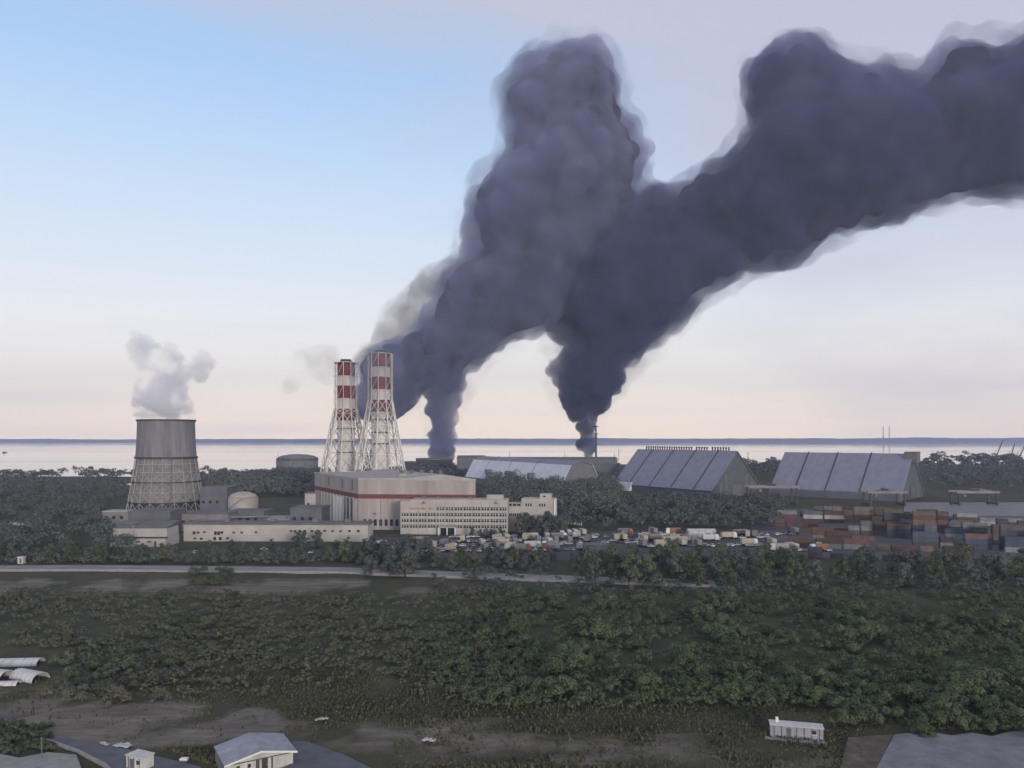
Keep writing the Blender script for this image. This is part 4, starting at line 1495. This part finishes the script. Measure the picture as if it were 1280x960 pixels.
def leaf_quads(cent, nrm, size, rg):
    n = len(cent)
    nrm = nrm / np.maximum(np.linalg.norm(nrm, axis=1, keepdims=True), 1e-6)
    a = rg.normal(size=(n, 3))
    t = np.cross(nrm, a)
    t /= np.maximum(np.linalg.norm(t, axis=1, keepdims=True), 1e-6)
    b_ = np.cross(nrm, t)
    s = size * rg.uniform(.6, 1.4, (n, 1))
    asp = rg.uniform(.55, 1.0, (n, 1))
    v = np.stack([cent - t * s, cent - b_ * s * asp, cent + t * s, cent + b_ * s * asp], 1).reshape(-1, 3)
    return v, np.arange(4 * n).reshape(n, 4)


def soft(o, nr_):
    """shade the leaves of a crown by the way its outer surface faces"""
    n_ = nr_ / np.maximum(np.linalg.norm(nr_, axis=1, keepdims=True), 1e-6)
    o.data.polygons.foreach_set('use_smooth', np.ones(len(o.data.polygons), bool))
    o.data.normals_split_custom_set_from_vertices(np.repeat(n_, 4, 0).tolist())
    return o


def crown_points(lobes, n, rg):
    """lobes: (x, y, z, r); points spread through each lobe's shell"""
    lb_ = np.array(lobes)
    pw = lb_[:, 3] ** 2
    idx = rg.choice(len(lb_), n, p=pw / pw.sum())
    d = rg.normal(size=(n, 3))
    d /= np.linalg.norm(d, axis=1, keepdims=True)
    d[:, 2] = np.where(d[:, 2] < -.35, -d[:, 2], d[:, 2])
    rr_ = lb_[idx, 3:4] * (1 - .45 * rg.random((n, 1)) ** 2)
    c_ = lb_[idx, :3] + d * rr_ * np.array([1, 1, .85])
    nr_ = d + rg.normal(size=(n, 3)) * .32 + np.array([0, 0, .35])
    return c_, nr_


def lobes_tree(h, w_, rg, tall=1.0):
    out = []
    n = rg.integers(9, 14)
    for i in range(n):
        t = i / (n - 1)
        z = h * (.16 + .74 * t)
        ww = w_ * .5 * (1 - .75 * max(0, t - .25)) * rg.uniform(.4, 1.0)
        an = rg.uniform(0, 2 * math.pi)
        r_ = w_ * rg.uniform(.20, .33) * (1 - .35 * t)
        out.append((ww * math.cos(an), ww * math.sin(an), min(z, h - r_ * .8), r_))
    return out


def lobes_bush(h, w_, rg):
    out = []
    for i in range(rg.integers(7, 12)):
        an, q_ = rg.uniform(0, 6.28), rg.random() ** .5
        r_ = h * rg.uniform(.2, .36)
        z = rg.uniform(.25, .95) * h * (1 - .4 * q_)
        out.append((q_ * w_ * .5 * math.cos(an), q_ * w_ * .5 * math.sin(an), max(r_ * .6, min(z, h - r_ * .75)), r_))
    return out


def make_plant(name, lobes, n, size, mat, trunk_r, h, rg, limbs=5, rootname='trunk'):
    e = link(name, None)
    c_, nr_ = crown_points(lobes, n, rg)
    v, f = leaf_quads(c_, nr_, size, rg)
    soft(np_mesh('crown', v, f, mat, e), nr_)
    m_ = MB()
    top = h * .72
    if rootname == 'trunk':
        m_.tube((0, 0, -.3), (.05 * h * rg.uniform(-1, 1), 0, top * .6), trunk_r, 6, trunk_r * .65)
        for i in range(limbs):
            l_ = lobes[int(rg.integers(len(lobes)))]
            m_.tube((0, 0, top * rg.uniform(.3, .58)), l_[:3], trunk_r * .42, 4, trunk_r * .12)
    else:
        for l_ in lobes[:limbs]:
            m_.tube((l_[0] * .15, l_[1] * .15, -.2), l_[:3], trunk_r, 4, trunk_r * .4)
    m_.build(rootname, bark, e, fix=False)
    return e


def variants(name, count, kind, n, size, mat, h, w_):
    out = []
    for i in range(count):
        r2 = np.random.default_rng(hash((name, i, mat.name)) % 1000 if False else 100 * i + len(mat.name) + n)
        hh, ww = h * r2.uniform(.9, 1.1), w_ * r2.uniform(.85, 1.15)
        lb_ = lobes_tree(hh, ww, r2) if kind == 'tree' else lobes_bush(hh, ww, r2)
        out.append(make_plant(name, lb_, n, size, mat, .02 * h if kind == 'tree' else .05, hh, r2, rootname='trunk' if kind == 'tree' else 'stem'))
    return out


T_DARK = variants('tree', 4, 'tree', 1500, .29, leaf_dark, 10, 7)
T_MID = variants('tree', 4, 'tree', 1500, .29, leaf_mid, 10, 7.5)
B_OLIVE = variants('shrub', 5, 'bush', 1700, .165, leaf_olive, 3.6, 5.5)
B_GREEN = variants('shrub', 5, 'bush', 1900, .175, leaf_green, 4.0, 5.5)
B_MID = variants('shrub', 4, 'bush', 1700, .175, leaf_mid, 3.8, 5.5)
first = set()
pr = random.Random(21)


def plant(src, x, y, s, label, cat, group):
    if src.name in first:
        o = copy_tree(src)
    else:
        o = src
        first.add(src.name)
    o.location = (x, y, 0)
    o.rotation_euler.z = pr.uniform(0, 6.28)
    o.scale = (s * pr.uniform(.85, 1.15), s * pr.uniform(.85, 1.15), s)
    tag(o, label, cat, group)


taken = []
def free(x, y, d):
    for a, b_ in taken:
        if (a - x) ** 2 + (b_ - y) ** 2 < d * d:
            return False
    taken.append((x, y))
    return True


def sow(n, pxr, pyr, srcs, sr, d, label, cat, group, test=None):
    k = 0
    tr = 0
    while k < n and tr < n * 30:
        tr += 1
        px, py = pr.uniform(*pxr), pr.uniform(*pyr)
        if test and not test(px, py):
            continue
        p_ = G(px, py)
        if not free(p_.x, p_.y, d):
            continue
        plant(pr.choice(srcs), p_.x, p_.y, pr.uniform(*sr), label, cat, group)
        k += 1


# belts of trees along the road and in front of the lot
sow(50, (-20, 470), (698, 705.5), T_DARK + T_MID, (.55, .95), 5, 'dark bushy tree in the belt behind the pale road', 'tree', 'trees behind the pale road',
    lambda a, b_: not (225 < a < 262 or 320 < a < 345 or 380 < a < 405) or b_ > 703)
sow(26, (455, 540), (694, 722), T_DARK, (.8, 1.15), 4, 'dark tree in the tall clump left of the lorry lot', 'tree', 'trees in the clump left of the lot', lambda a, b_: b_ < 708 or 450 < a < 515)
sow(34, (535, 760), (702, 713), T_DARK + T_MID, (.55, .85), 4.5, 'dark tree in the belt below the lorry lot', 'tree', 'trees below the lorry lot')
sow(60, (735, 1300), (706, 734), T_DARK + T_MID, (.9, 1.3), 5, 'dark tall tree in the right hand belt below the container yard', 'tree', 'trees below the container yard',
    lambda a, b_: b_ > 712 or a < 1010)
sow(7, (588, 632), (670, 673), T_DARK, (.45, .75), 4, 'round dark tree standing close to the office block front', 'tree', 'trees at the office block')
sow(20, (650, 700), (665.5, 672), T_DARK, (.95, 1.4), 3, 'dark tree in front of the stepped cream wing', 'tree', 'trees before the stepped wing')
sow(5, (372, 396), (683, 690), T_DARK, (.8, 1.1), 4, 'pointed dark tree before the long cream workshop', 'tree', 'trees before the workshop')
sow(18, (235, 470), (684, 691), T_DARK + T_MID, (.4, .65), 5, 'low round tree along the workshop foot', 'tree', 'low trees along the workshop foot')
# scrub field
def dens(px, py):
    if px < 78 and 812 < py < 866:
        return False
    v_ = .45 + .35 * (px / 1280) + 1.1 * fbm(px * .7, py * 2.2, .012, 3)
    for a, b_, c_, d_, e_ in SOIL:
        if ((px - a) / c_) ** 2 + ((py - b_) / d_) ** 2 < 1.15:
            v_ -= 1.2 * e_
    if 250 < px < 560 and 838 < py < 900:
        v_ -= .5
    return pr.random() < v_
def dens2(px, py):
    if px < 78 and 812 < py < 866:
        return False
    v_ = .95 + .6 * fbm(px * .7, py * 2.2, .012, 3)
    for a, b_, c_, d_, e_ in SOIL:
        if ((px - a) / c_) ** 2 + ((py - b_) / d_) ** 2 < 1.0:
            v_ -= 1.0 * e_
    if 250 < px < 560 and 838 < py < 900:
        v_ -= .6
    return pr.random() < v_
lowr = lambda px, py: py < 880 and dens(px, py)
sow(60, (640, 1290), (800, 890), B_GREEN, (.75, 1.35), 3.6, 'leafy green shrub in the dense scrub on the right', 'shrub', 'green shrubs in the scrub field', lowr)
sow(70, (560, 1290), (745, 815), B_GREEN + B_MID, (.8, 1.5), 4.2, 'tangled green shrub in the scrub field towards the tree belt', 'shrub', 'green shrubs towards the tree belt', dens)
sow(60, (-10, 640), (748, 850), B_OLIVE + B_MID, (.6, 1.05), 4.2, 'dull olive shrub in the scrub field on the left', 'shrub', 'olive shrubs in the scrub field', lambda a, b_: dens(a, b_))
sow(22, (75, 225), (826, 882), B_MID + B_OLIVE, (.75, 1.2), 2.8, 'dark shrub in the clump right of the white tents', 'shrub', 'shrubs right of the tents')
sow(26, (1030, 1300), (884, 922), B_GREEN, (.8, 1.25), 2.6, 'dark green shrub behind the concrete yard at lower right', 'shrub', 'shrubs behind the concrete yard', lambda a, b_: a > 1050 or b_ < 905)
sow(26, (-8, 62), (909, 945), B_MID, (.35, .6), 1.3, 'small dark shrub on the verge beside the street kerb', 'shrub', 'shrubs beside the street kerb')
sow(9, (235, 290), (716, 733), B_MID, (.8, 1.2), 3, 'round shrub on the bare strip below the pale road', 'shrub', 'shrubs on the bare strip')

for o in T_DARK + T_MID + B_OLIVE + B_GREEN + B_MID:
    if o.name not in first:
        drop(o)
# undergrowth, far woods and grass: nobody could count these
def mass(name, pts, n, size, mat, hr, wr, label, tree=False, seed=1):
    r2 = np.random.default_rng(seed)
    V, F_, N_ = [], [], []
    off_ = 0
    for x, y, s in pts:
        h_, w_ = r2.uniform(*hr) * s, r2.uniform(*wr) * s
        lb_ = [(w_ * .4 * r2.uniform(-1, 1), w_ * .4 * r2.uniform(-1, 1), h_ * r2.uniform(.35, .8), h_ * r2.uniform(.2, .34)) for _ in range(5)]
        c_, nr_ = crown_points(lb_, n, r2)
        c_ += np.array([x, y, 0])
        v, f = leaf_quads(c_, nr_, size * s ** .5, r2)
        V.append(v); F_.append(f + off_); off_ += len(v); N_.append(nr_)
    o = soft(np_mesh(name, np.concatenate(V), np.concatenate(F_), mat), np.concatenate(N_))
    return tag(o, label, None, None, 'stuff')


def scatter(n, pxr, pyr, test=None, sr=(.7, 1.2)):
    out = []
    tr = 0
    while len(out) < n and tr < n * 20:
        tr += 1
        px = pr.uniform(*pxr)
        D = pr.uniform(H * F / (pyr[1] - HY), H * F / (pyr[0] - HY)) if pyr[0] < 700 else None
        py = HY + H * F / D if D else pr.uniform(*pyr)
        if test and not test(px, py):
            continue
        p_ = G(px, py)
        out.append((p_.x, p_.y, pr.uniform(*sr)))
    return out


mass('undergrowth', scatter(2100, (540, 1480), (742, 886), dens2), 190, .19, leaf_green, (1.6, 3.4), (3, 5), 'dense green undergrowth filling the scrub on the right', seed=5)
mass('undergrowth', scatter(1800, (-170, 660), (738, 872), dens2), 170, .18, leaf_olive, (1.0, 2.6), (2.8, 5), 'dull olive undergrowth filling the scrub on the left', seed=6)
mass('undergrowth', scatter(320, (540, 1480), (718, 746)), 150, .3, leaf_dark, (2, 4.5), (4, 6), 'dark undergrowth at the foot of the tree belt', seed=7)
mass('undergrowth', scatter(320, (-170, 480), (693, 705), lambda a, b_: not (120 < a < 460 and b_ < 694)), 130, .36, leaf_dark, (2, 4.5), (4, 6), 'dark undergrowth behind the pale road', seed=8)

blocked = [(225, 465, 640, 676), (130, 212, 632, 684), (390, 610, 590, 700), (500, 700, 640, 690)]
def woods_ok(px, py):
    for a, b_, c_, d_ in blocked:
        if a < px < b_ and c_ < py < d_:
            return False
    return True
mass('woods', scatter(620, (-220, 160), (606, 694), lambda a, b_: woods_ok(a, b_) and not (a < 35 and 650 < b_ < 672)), 260, .52, leaf_dark, (8, 13), (8, 11), 'dark woods left of the cooling tower', seed=11)
mass('woods', scatter(260, (-40, 400), (594.5, 612), lambda a, b_: not (600.5 < b_ < 608.5 and (35 < a < 172 or 244 < a < 266)), (.8, 1.25)), 150, 1.0, leaf_dark, (9, 14), (12, 18), 'dark shoreline woods along the bay on the left', seed=12)
mass('woods', scatter(330, (245, 412), (591, 622), lambda a, b_: b_ > 602 - (a - 255) * .07, (.65, 1.05)), 160, 1.1, leaf_dark, (11, 14), (14, 20), 'dark wood rising towards the big storage tank', seed=13)
mass('woods', scatter(560, (596, 770), (606, 652), lambda a, b_: woods_ok(a, b_) or a > 640, (.8, 1.3)), 220, .65, leaf_dark, (12, 17), (9, 13), 'dark wood between the offices and the warehouses', seed=14)
mass('woods', scatter(420, (700, 975), (628, 662), None, (.7, 1.1)), 220, .58, leaf_dark, (8, 12), (8, 11), 'dark wood in front of the vented warehouse', seed=15)
mass('woods', scatter(240, (1150, 1480), (573, 588), None, (.7, 1.25)), 90, 1.9, leaf_dark, (12, 20), (16, 24), 'dark shoreline trees beyond the largest warehouse', seed=16)
mass('woods', scatter(260, (1160, 1480), (590, 612), None, (.8, 1.1)), 150, 1.0, leaf_dark, (12, 17), (12, 18), 'dark trees between the port yard and the shore', seed=17)
mass('woods', scatter(120, (500, 620), (588, 600), None, (.7, 1.1)), 90, 1.5, leaf_dark, (10, 15), (12, 18), 'dark trees at the foot of the left smoke column', seed=18)
mass('woods', scatter(60, (925, 985), (585, 600), None, (.8, 1.1)), 90, 1.5, leaf_dark, (16, 24), (12, 18), 'dark trees in the gap between the two right warehouses', seed=19)

# grass tufts on the open ground
n = 52000
gx = rg.uniform(-20, 1300, n); gy = rg.uniform(838, 962, n)
keep = np.ones(n, bool)
for a, b_, c_, d_, e_ in SOIL:
    keep &= ~((((gx - a) / c_) ** 2 + ((gy - b_) / d_) ** 2 < 1.0) & (rg.random(n) < e_ * .93))
keep &= ~((gy > 885) & (gx < 380) & (gy > 893 + gx * .27 - 6) & (gx < 270))
keep &= ~((gx > 1080) & (gy > 914))
keep &= ~((gx > 320) & (gx < 490) & (gy > 928))
gx, gy = gx[keep], gy[keep]
D = H * F / (gy - HY)
X = (gx - CX) / F * D
hg = rg.uniform(.25, .75, len(X)) * (.5 + 1.0 * np.array([noise.noise(Vector((x * .12, y * .12, 0))) + .5 for x, y in zip(X, D)])).clip(.2, 1.6)
base = np.stack([X, D, np.full(len(X), -.1)], 1)
an = rg.uniform(0, 6.28, len(X)); wd = rg.uniform(.1, .28, len(X))
dx = np.stack([np.cos(an) * wd, np.sin(an) * wd, np.zeros(len(X))], 1)
ln = np.stack([rg.normal(size=len(X)) * .2, rg.normal(size=len(X)) * .2, hg + .1], 1)
V = np.stack([base - dx, base + dx, base + dx * .6 + ln, base - dx * .6 + ln], 1).reshape(-1, 3)
tag(np_mesh('grass', V, np.arange(len(V)).reshape(-1, 4), grass_m), kind='stuff')

#@@SMOKE
# ------------------------------------------------------------------ smoke: billowing cores wrapped in thin volumes
smoke_s = M('smoke_core', (.035, .036, .055, 1), 1.0, .25, .006, spec=0.0)
steam_s = M('steam_core', (.62, .62, .68, 1), 1.0, .05, .02, spec=0.0)


def poly_sdf(poly, q):
    p0 = np.array(poly, float)
    p1 = np.roll(p0, -1, 0)
    d = np.full(len(q), 1e9)
    ins = np.zeros(len(q), bool)
    for a, b_ in zip(p0, p1):
        e_ = b_ - a
        t = np.clip(((q - a) @ e_) / (e_ @ e_), 0, 1)
        d = np.minimum(d, np.linalg.norm(q - a - t[:, None] * e_, axis=1))
        c_ = ((a[1] > q[:, 1]) != (b_[1] > q[:, 1]))
        xi = (b_[0] - a[0]) * (q[:, 1] - a[1]) / (b_[1] - a[1] + 1e-12) + a[0]
        ins ^= c_ & (q[:, 0] < xi)
    return np.where(ins, d, -d)


def pack(poly, n, rng_, seed, flat=.9, cap=120):
    """spheres (px, py, depth offset in px, r) filling the outline as a round-bellied body"""
    r2 = np.random.default_rng(seed)
    p0 = np.array(poly, float)
    q = r2.uniform(p0.min(0), p0.max(0), (n * 60, 2))
    d = poly_sdf(poly, q)
    ok = d > min(5, rng_[0] * .4)
    q, d = q[ok], d[ok]
    out = []
    for i in range(len(q)):
        if len(out) >= n:
            break
        rmax = min(d[i], r2.uniform(*rng_))
        if rmax < min(6, rng_[0] * .6) or (d[i] > rng_[1] and r2.random() < .4):
            continue
        th_ = min(d[i], cap) * flat
        out.append((q[i, 0], q[i, 1], r2.uniform(-1, 1) * max(0, th_ - rmax * .7), rmax))
    # deep interior filler
    for i in np.argsort(-d)[: max(6, n // 12)]:
        out.append((q[i, 0], q[i, 1], 0, d[i] * .92))
    # narrow necks: balls strung along the middle
    for i in np.argsort(-q[:, 1])[: len(q) // 6]:
        if d[i] > 7 and r2.random() < .3:
            out.append((q[i, 0] + r2.uniform(-5, 5), q[i, 1], r2.uniform(-6, 6), d[i] * r2.uniform(.6, 1.1)))
    k = 0
    for i in r2.permutation(len(q)):
        if k > n // 4:
            break
        if d[i] > 9:
            out.append((q[i, 0], q[i, 1], 0, d[i] * .95)); k += 1
    return out


def remeshed(balls, Dfun, grow, vox, mul=1.0):
    import bmesh
    bm = bmesh.new()
    bmesh.ops.create_icosphere(bm, subdivisions=2, radius=1)
    uv = np.array([v.co[:] for v in bm.verts]); uf = np.array([[v.index for v in f.verts] for f in bm.faces])
    bm.free()
    V, F_ = [], []
    for i, (a, b_, z_, r_) in enumerate(balls):
        D = Dfun(a)
        k = D / F
        c_ = np.array(P(a, b_, D)) + np.array([0, z_ * k, 0])
        V.append(c_ + uv * (r_ * k * mul + grow)); F_.append(uf + i * len(uv))
    me = bpy.data.meshes.new('tmp')
    me.from_pydata(np.concatenate(V).tolist(), [], np.concatenate(F_).tolist())
    o = link('tmp', me)
    md = o.modifiers.new('r', 'REMESH'); md.mode = 'VOXEL'; md.voxel_size = vox
    dg = bpy.context.evaluated_depsgraph_get()
    ev = o.evaluated_get(dg)
    m2 = bpy.data.meshes.new_from_object(ev)
    bpy.data.objects.remove(o)
    return m2


def displace(me, comps, smooth_it=0):
    n = len(me.vertices)
    co_ = np.empty(n * 3, np.float32); me.vertices.foreach_get('co', co_); co_ = co_.reshape(-1, 3)
    if smooth_it:
        ed = np.empty(len(me.edges) * 2, np.int32); me.edges.foreach_get('vertices', ed); ed = ed.reshape(-1, 2)
        dg_ = np.bincount(ed.ravel(), minlength=n).astype(np.float32)[:, None]
        for _ in range(smooth_it):
            s = np.zeros_like(co_)
            np.add.at(s, ed[:, 0], co_[ed[:, 1]]); np.add.at(s, ed[:, 1], co_[ed[:, 0]])
            co_ = co_ * .4 + .6 * s / np.maximum(dg_, 1)
        me.vertices.foreach_set('co', co_.ravel()); me.update()
    no = np.empty(n * 3, np.float32)
    me.vertices.foreach_get('normal', no)
    no = no.reshape(-1, 3)
    amt = np.zeros(n, np.float32)
    vor = noise.voronoi
    for kind, size, a in comps:
        s = 1 / size
        if kind == 'fine':      # small crisp billows near the fire, dying away with height
            w_ = np.clip(1.15 - co_[:, 2] / 300, .2, 1)
            amt += a * w_ * np.array([.45 - vor(Vector((p[0] * s, p[1] * s, p[2] * s)))[0][0] for p in co_], np.float32)
        elif kind == 'billow':
            w_ = np.clip((co_[:, 2] - 25) / 170, .25, 1)     # tight at the stem, loose aloft
            amt += a * w_ * np.array([.45 - vor(Vector((p[0] * s, p[1] * s, p[2] * s)))[0][0] for p in co_], np.float32)
        else:
            amt += a * np.array([noise.noise(Vector((p[0] * s, p[1] * s, p[2] * s))) for p in co_], np.float32)
    co_ = co_ + no * amt[:, None]
    me.vertices.foreach_set('co', co_.ravel())
    me.polygons.foreach_set('use_smooth', np.ones(len(me.polygons), bool))
    me.update()
    return me


def plume(name, label, cat, poly, Dfun, base, n, rng_, seed, core, veil, grow, vox, comps, inset=0, kw=None, veil_comps=None, cap=120):
    balls = pack(poly, n, rng_, seed, cap=cap)
    e = empty(name, base, label, cat)
    m1 = displace(remeshed([b for b in balls if b[3] > (24 if inset > .5 else 13)], Dfun, 0, vox, inset), [('noise', 40, 4)], 4)
    m1.materials.clear()
    m1.materials.append(core)
    o = link('smoke_body', m1, e)
    o.location = -Vector(base)
    m2 = displace(remeshed(balls, Dfun, grow, vox), comps, 2)
    m2.materials.clear()
    m2.materials.append(veil)
    o2 = link('smoke_veil', m2, e)
    o2.location = -Vector(base)
    if veil_comps:
        m3 = displace(remeshed(balls, Dfun, veil_comps[0], vox * 2), veil_comps[1], 3)
        m3.materials.clear()
        m3.materials.append(veil_comps[2])
        o3 = link('smoke_fringe', m3, e)
        o3.location = -Vector(base)
    return e


A = [(533, 578), (537, 560), (535, 530), (532, 480), (540, 440), (531, 405), (533, 375), (543, 345), (566, 318), (582, 300), (573, 270), (578, 240), (598, 218), (625, 190), (630, 160), (617, 135),
     (619, 100), (641, 86), (663, 60), (700, 40), (735, 51), (763, 54), (782, 72), (786, 100), (788, 138), (806, 165), (819, 188), (806, 222), (818, 238), (800, 270), (780, 310), (750, 360), (712, 408),
     (683, 420), (645, 430), (615, 447), (590, 472), (577, 500), (570, 540), (570, 578)]
B = [(727, 576), (721, 556), (717, 540), (722, 526), (701, 514), (698, 494), (684, 472), (684, 452), (698, 440), (718, 430), (700, 420), (680, 408), (660, 390), (650, 350), (680, 300), (740, 262), (810, 238),
     (842, 224), (870, 205), (905, 190), (926, 158), (931, 130), (921, 102), (929, 75), (960, 48), (1000, 36), (1035, 56), (1060, 76), (1108, 78), (1140, 100), (1160, 70), (1190, 36), (1215, 40), (1240, 52),
     (1262, 44), (1285, 22), (1340, 0), (1420, -20), (1480, 60), (1470, 170), (1400, 230), (1330, 250), (1280, 247), (1210, 252), (1150, 268), (1100, 292), (1050, 304), (1000, 332), (940, 348), (905, 362),
     (870, 382), (850, 402), (828, 428), (815, 443), (800, 458), (776, 462), (776, 488), (756, 508), (747, 528), (750, 546), (743, 576)]
C = [(443, 448), (455, 432), (480, 422), (505, 412), (530, 396), (565, 385), (590, 400), (592, 450), (565, 476), (538, 486), (518, 508), (494, 526), (470, 532), (450, 524), (443, 500), (446, 480), (438, 462)]
dense = vol_mat('dense_smoke_volume', (.36, .395, .58), .16, (0, 0, 0), .013, .34, .64, 3, .1, zfade=(70, 260, .26), dmin=.045)  # paler smoke colour: the lit lower left is put into it
sooty = vol_mat('sooty_smoke_volume', (.12, .16, .33), .16, (0, 0, 0), .013, .34, .64, 3, .1, zfade=(70, 260, .26), dmin=.05)  # darker smoke colour: thick soot plus the upper right's shade put into it
fringe = vol_mat('smoke_fringe_volume', (.22, .25, .42), .014, (0, 0, 0), .012, .36, .76, 2, .08, zfade=(60, 330, 1.0, .2))
CO = [('billow', 110, 36), ('billow', 48, 23), ('fine', 24, 17), ('fine', 11, 5)]
D_A = lambda px: 1400.0
D_B = lambda px: 1430 - .28 * max(0, px - 760)
plume('smoke_plume', 'dark grey smoke column rising left of centre into the tall upper cloud', 'smoke', A, D_A, at(548, 1400), 420, (14, 60), 1, smoke_s, dense, 0, 4.0, CO, .51,
      veil_comps=(14, [('billow', 70, 26), ('noise', 30, 8)], fringe))
plume('smoke_plume', 'darkest smoke column right of centre drifting off to the upper right', 'smoke', B, D_B, at(733, 1430), 620, (14, 70), 2, smoke_s, sooty, 0, 4.2, CO, .51,
      veil_comps=(14, [('billow', 70, 26), ('noise', 30, 8)], fringe))
plume('smoke_plume', 'smaller dark smoke cloud drifting just behind the twin chimneys', 'smoke', C, lambda px: 1400.0, at(500, 1400), 160, (9, 26), 3, smoke_s, dense, 0, 3.6,
      [('billow', 60, 18), ('billow', 26, 8), ('fine', 14, 5)], .45, veil_comps=(9, [('billow', 40, 14), ('noise', 16, 5)], fringe))


def wisp(name, part, label, cat, poly, D, n, rng_, seed, vm, comps, base, cap=60):
    balls = pack(poly, n, rng_, seed, cap=cap)
    m_ = displace(remeshed(balls, lambda px: float(D), 0, D / 280), comps, 3)
    m_.materials.clear(); m_.materials.append(vm)
    o = link(name, m_)
    return tag(o, label, cat)


wisp('smoke_wisp', '', 'thin brownish smoke veil climbing above the chimneys to the dark column', 'smoke', [(448, 445), (462, 415), (482, 382), (505, 352), (535, 325), (570, 316), (610, 330), (620, 420), (560, 445), (505, 448), (470, 450)], 1560, 80, (12, 34), 4,
     vol_mat('brown_smoke_volume', (.36, .34, .34), .024, (.14, .12, .1), .016, .36, .62, 5, .08), [('noise', 40, 14), ('noise', 15, 5)], None)
wisp('smoke_wisp', '', 'very faint smoke puff left of the twin chimneys', 'smoke', [(352, 490), (368, 442), (395, 428), (424, 430), (432, 455), (424, 492), (405, 478), (380, 475), (362, 500)], 900, 30, (8, 20), 5,
     vol_mat('faint_smoke_volume', (.40, .39, .37), .017, (.18, .16, .14), .03, .42, .66, 4, .1), [('noise', 22, 8)], None)
wisp('smoke_wisp', '', 'thin pale smoke hanging under the dark plume left of the right column', 'smoke', [(655, 428), (690, 418), (712, 432), (705, 452), (690, 470), (684, 450)], 1400, 24, (7, 16), 6,
     vol_mat('pale_smoke_volume', (.45, .42, .38), .012, (.2, .17, .14), .03, .4, .66, 4, .1), [('noise', 22, 8)], None)
wisp('smoke_wisp', '', 'thin smoke veil across the tops of the twin chimneys', 'smoke', [(436, 470), (440, 438), (462, 428), (492, 432), (505, 460), (498, 500), (475, 524), (450, 520), (440, 496)], 560, 40, (8, 18), 8,
     vol_mat('chimney_veil_volume', (.40, .40, .48), .032, (0, 0, 0), .03, .38, .64, 4, .1), [('noise', 20, 6)], None)
# steam from the cooling tower
S = [(178, 526), (184, 500), (190, 478), (196, 462), (206, 462), (222, 466), (232, 478), (236, 500), (239, 526)]
st = [(172, 524), (166, 495), (172, 470), (158, 436), (160, 412), (178, 410), (198, 428), (218, 428), (236, 452), (240, 434), (258, 430), (274, 448), (262, 470), (250, 480), (236, 488), (240, 505), (247, 514), (243, 527)]
vs_ = vol_mat('steam_volume', (.94, .96, 1.0), .20, (0, 0, 0), .045, .42, .60, 6, .04, zfade=(66, 135, .35), warp=.8)
bt_ = (c_ := ct.location)
e = empty('steam_plume', (ct.location.x, ct.location.y, 66), 'white steam cloud rising out of the cooling tower', 'steam')
bl = pack(st, 160, (7, 20), 9, cap=34)
m_ = displace(remeshed(bl, lambda px: TY, .6, 1.4), [('billow', 14, 6), ('billow', 6, 2.4)], 2)
m_.materials.clear(); m_.materials.append(vs_)
m_.transform(__import__('mathutils').Matrix.Translation((0, 0, 0)))
o = link('steam_veil', m_, e); o.location = -e.location
e2 = [(1074, 548), (1077, 539), (1083, 541), (1087, 537), (1100, 529), (1098, 536), (1092, 541), (1092, 548)]
wisp('steam_puff', '', 'tiny pale steam puff far across the bay', 'steam', [(a, b_) for a, b_ in e2], 9900, 14, (2, 4), 12, vol_mat('far_steam_volume', (.5, .55, .58), .004, (.2, .2, .2), None), [('noise', 40, 10)], None)

# fire at the foot of the right column
fl = bpy.data.materials.new('flame_glow'); fl.use_nodes = True
b = fl.node_tree.nodes['Principled BSDF']
b.inputs['Base Color'].default_value = (.3, .10, .09, 1)
b.inputs['Emission Color'].default_value = (1, .42, .34, 1)
b.inputs['Emission Strength'].default_value = .03
m_ = MB()
p_ = P(737, 575, 1385)
for q in range(5):
    x = (q - 2) * 2.0
    m_.lathe([(1.2, 0), (1.6, 2), (1.0, 4 + rnd.uniform(0, 3)), (.2, 8 + rnd.uniform(-2, 2))], 8, (x, rnd.uniform(-2, 2)))
o = m_.build('flame', fl, smooth=True)
o.location = p_
tag(o, 'faint reddish fire at the foot of the right smoke column', 'fire')

# ------------------------------------------------------------------ air
hz = MB().prism([(-9000, -280), (9000, -280), (9000, 11200), (-9000, 11200)], -5, 950)
hm = vol_mat('air_haze', (.66, .73, 1.0), 8.5e-5, (0, 0, 0), None)
tag(hz.build('haze', hm), kind='stuff')
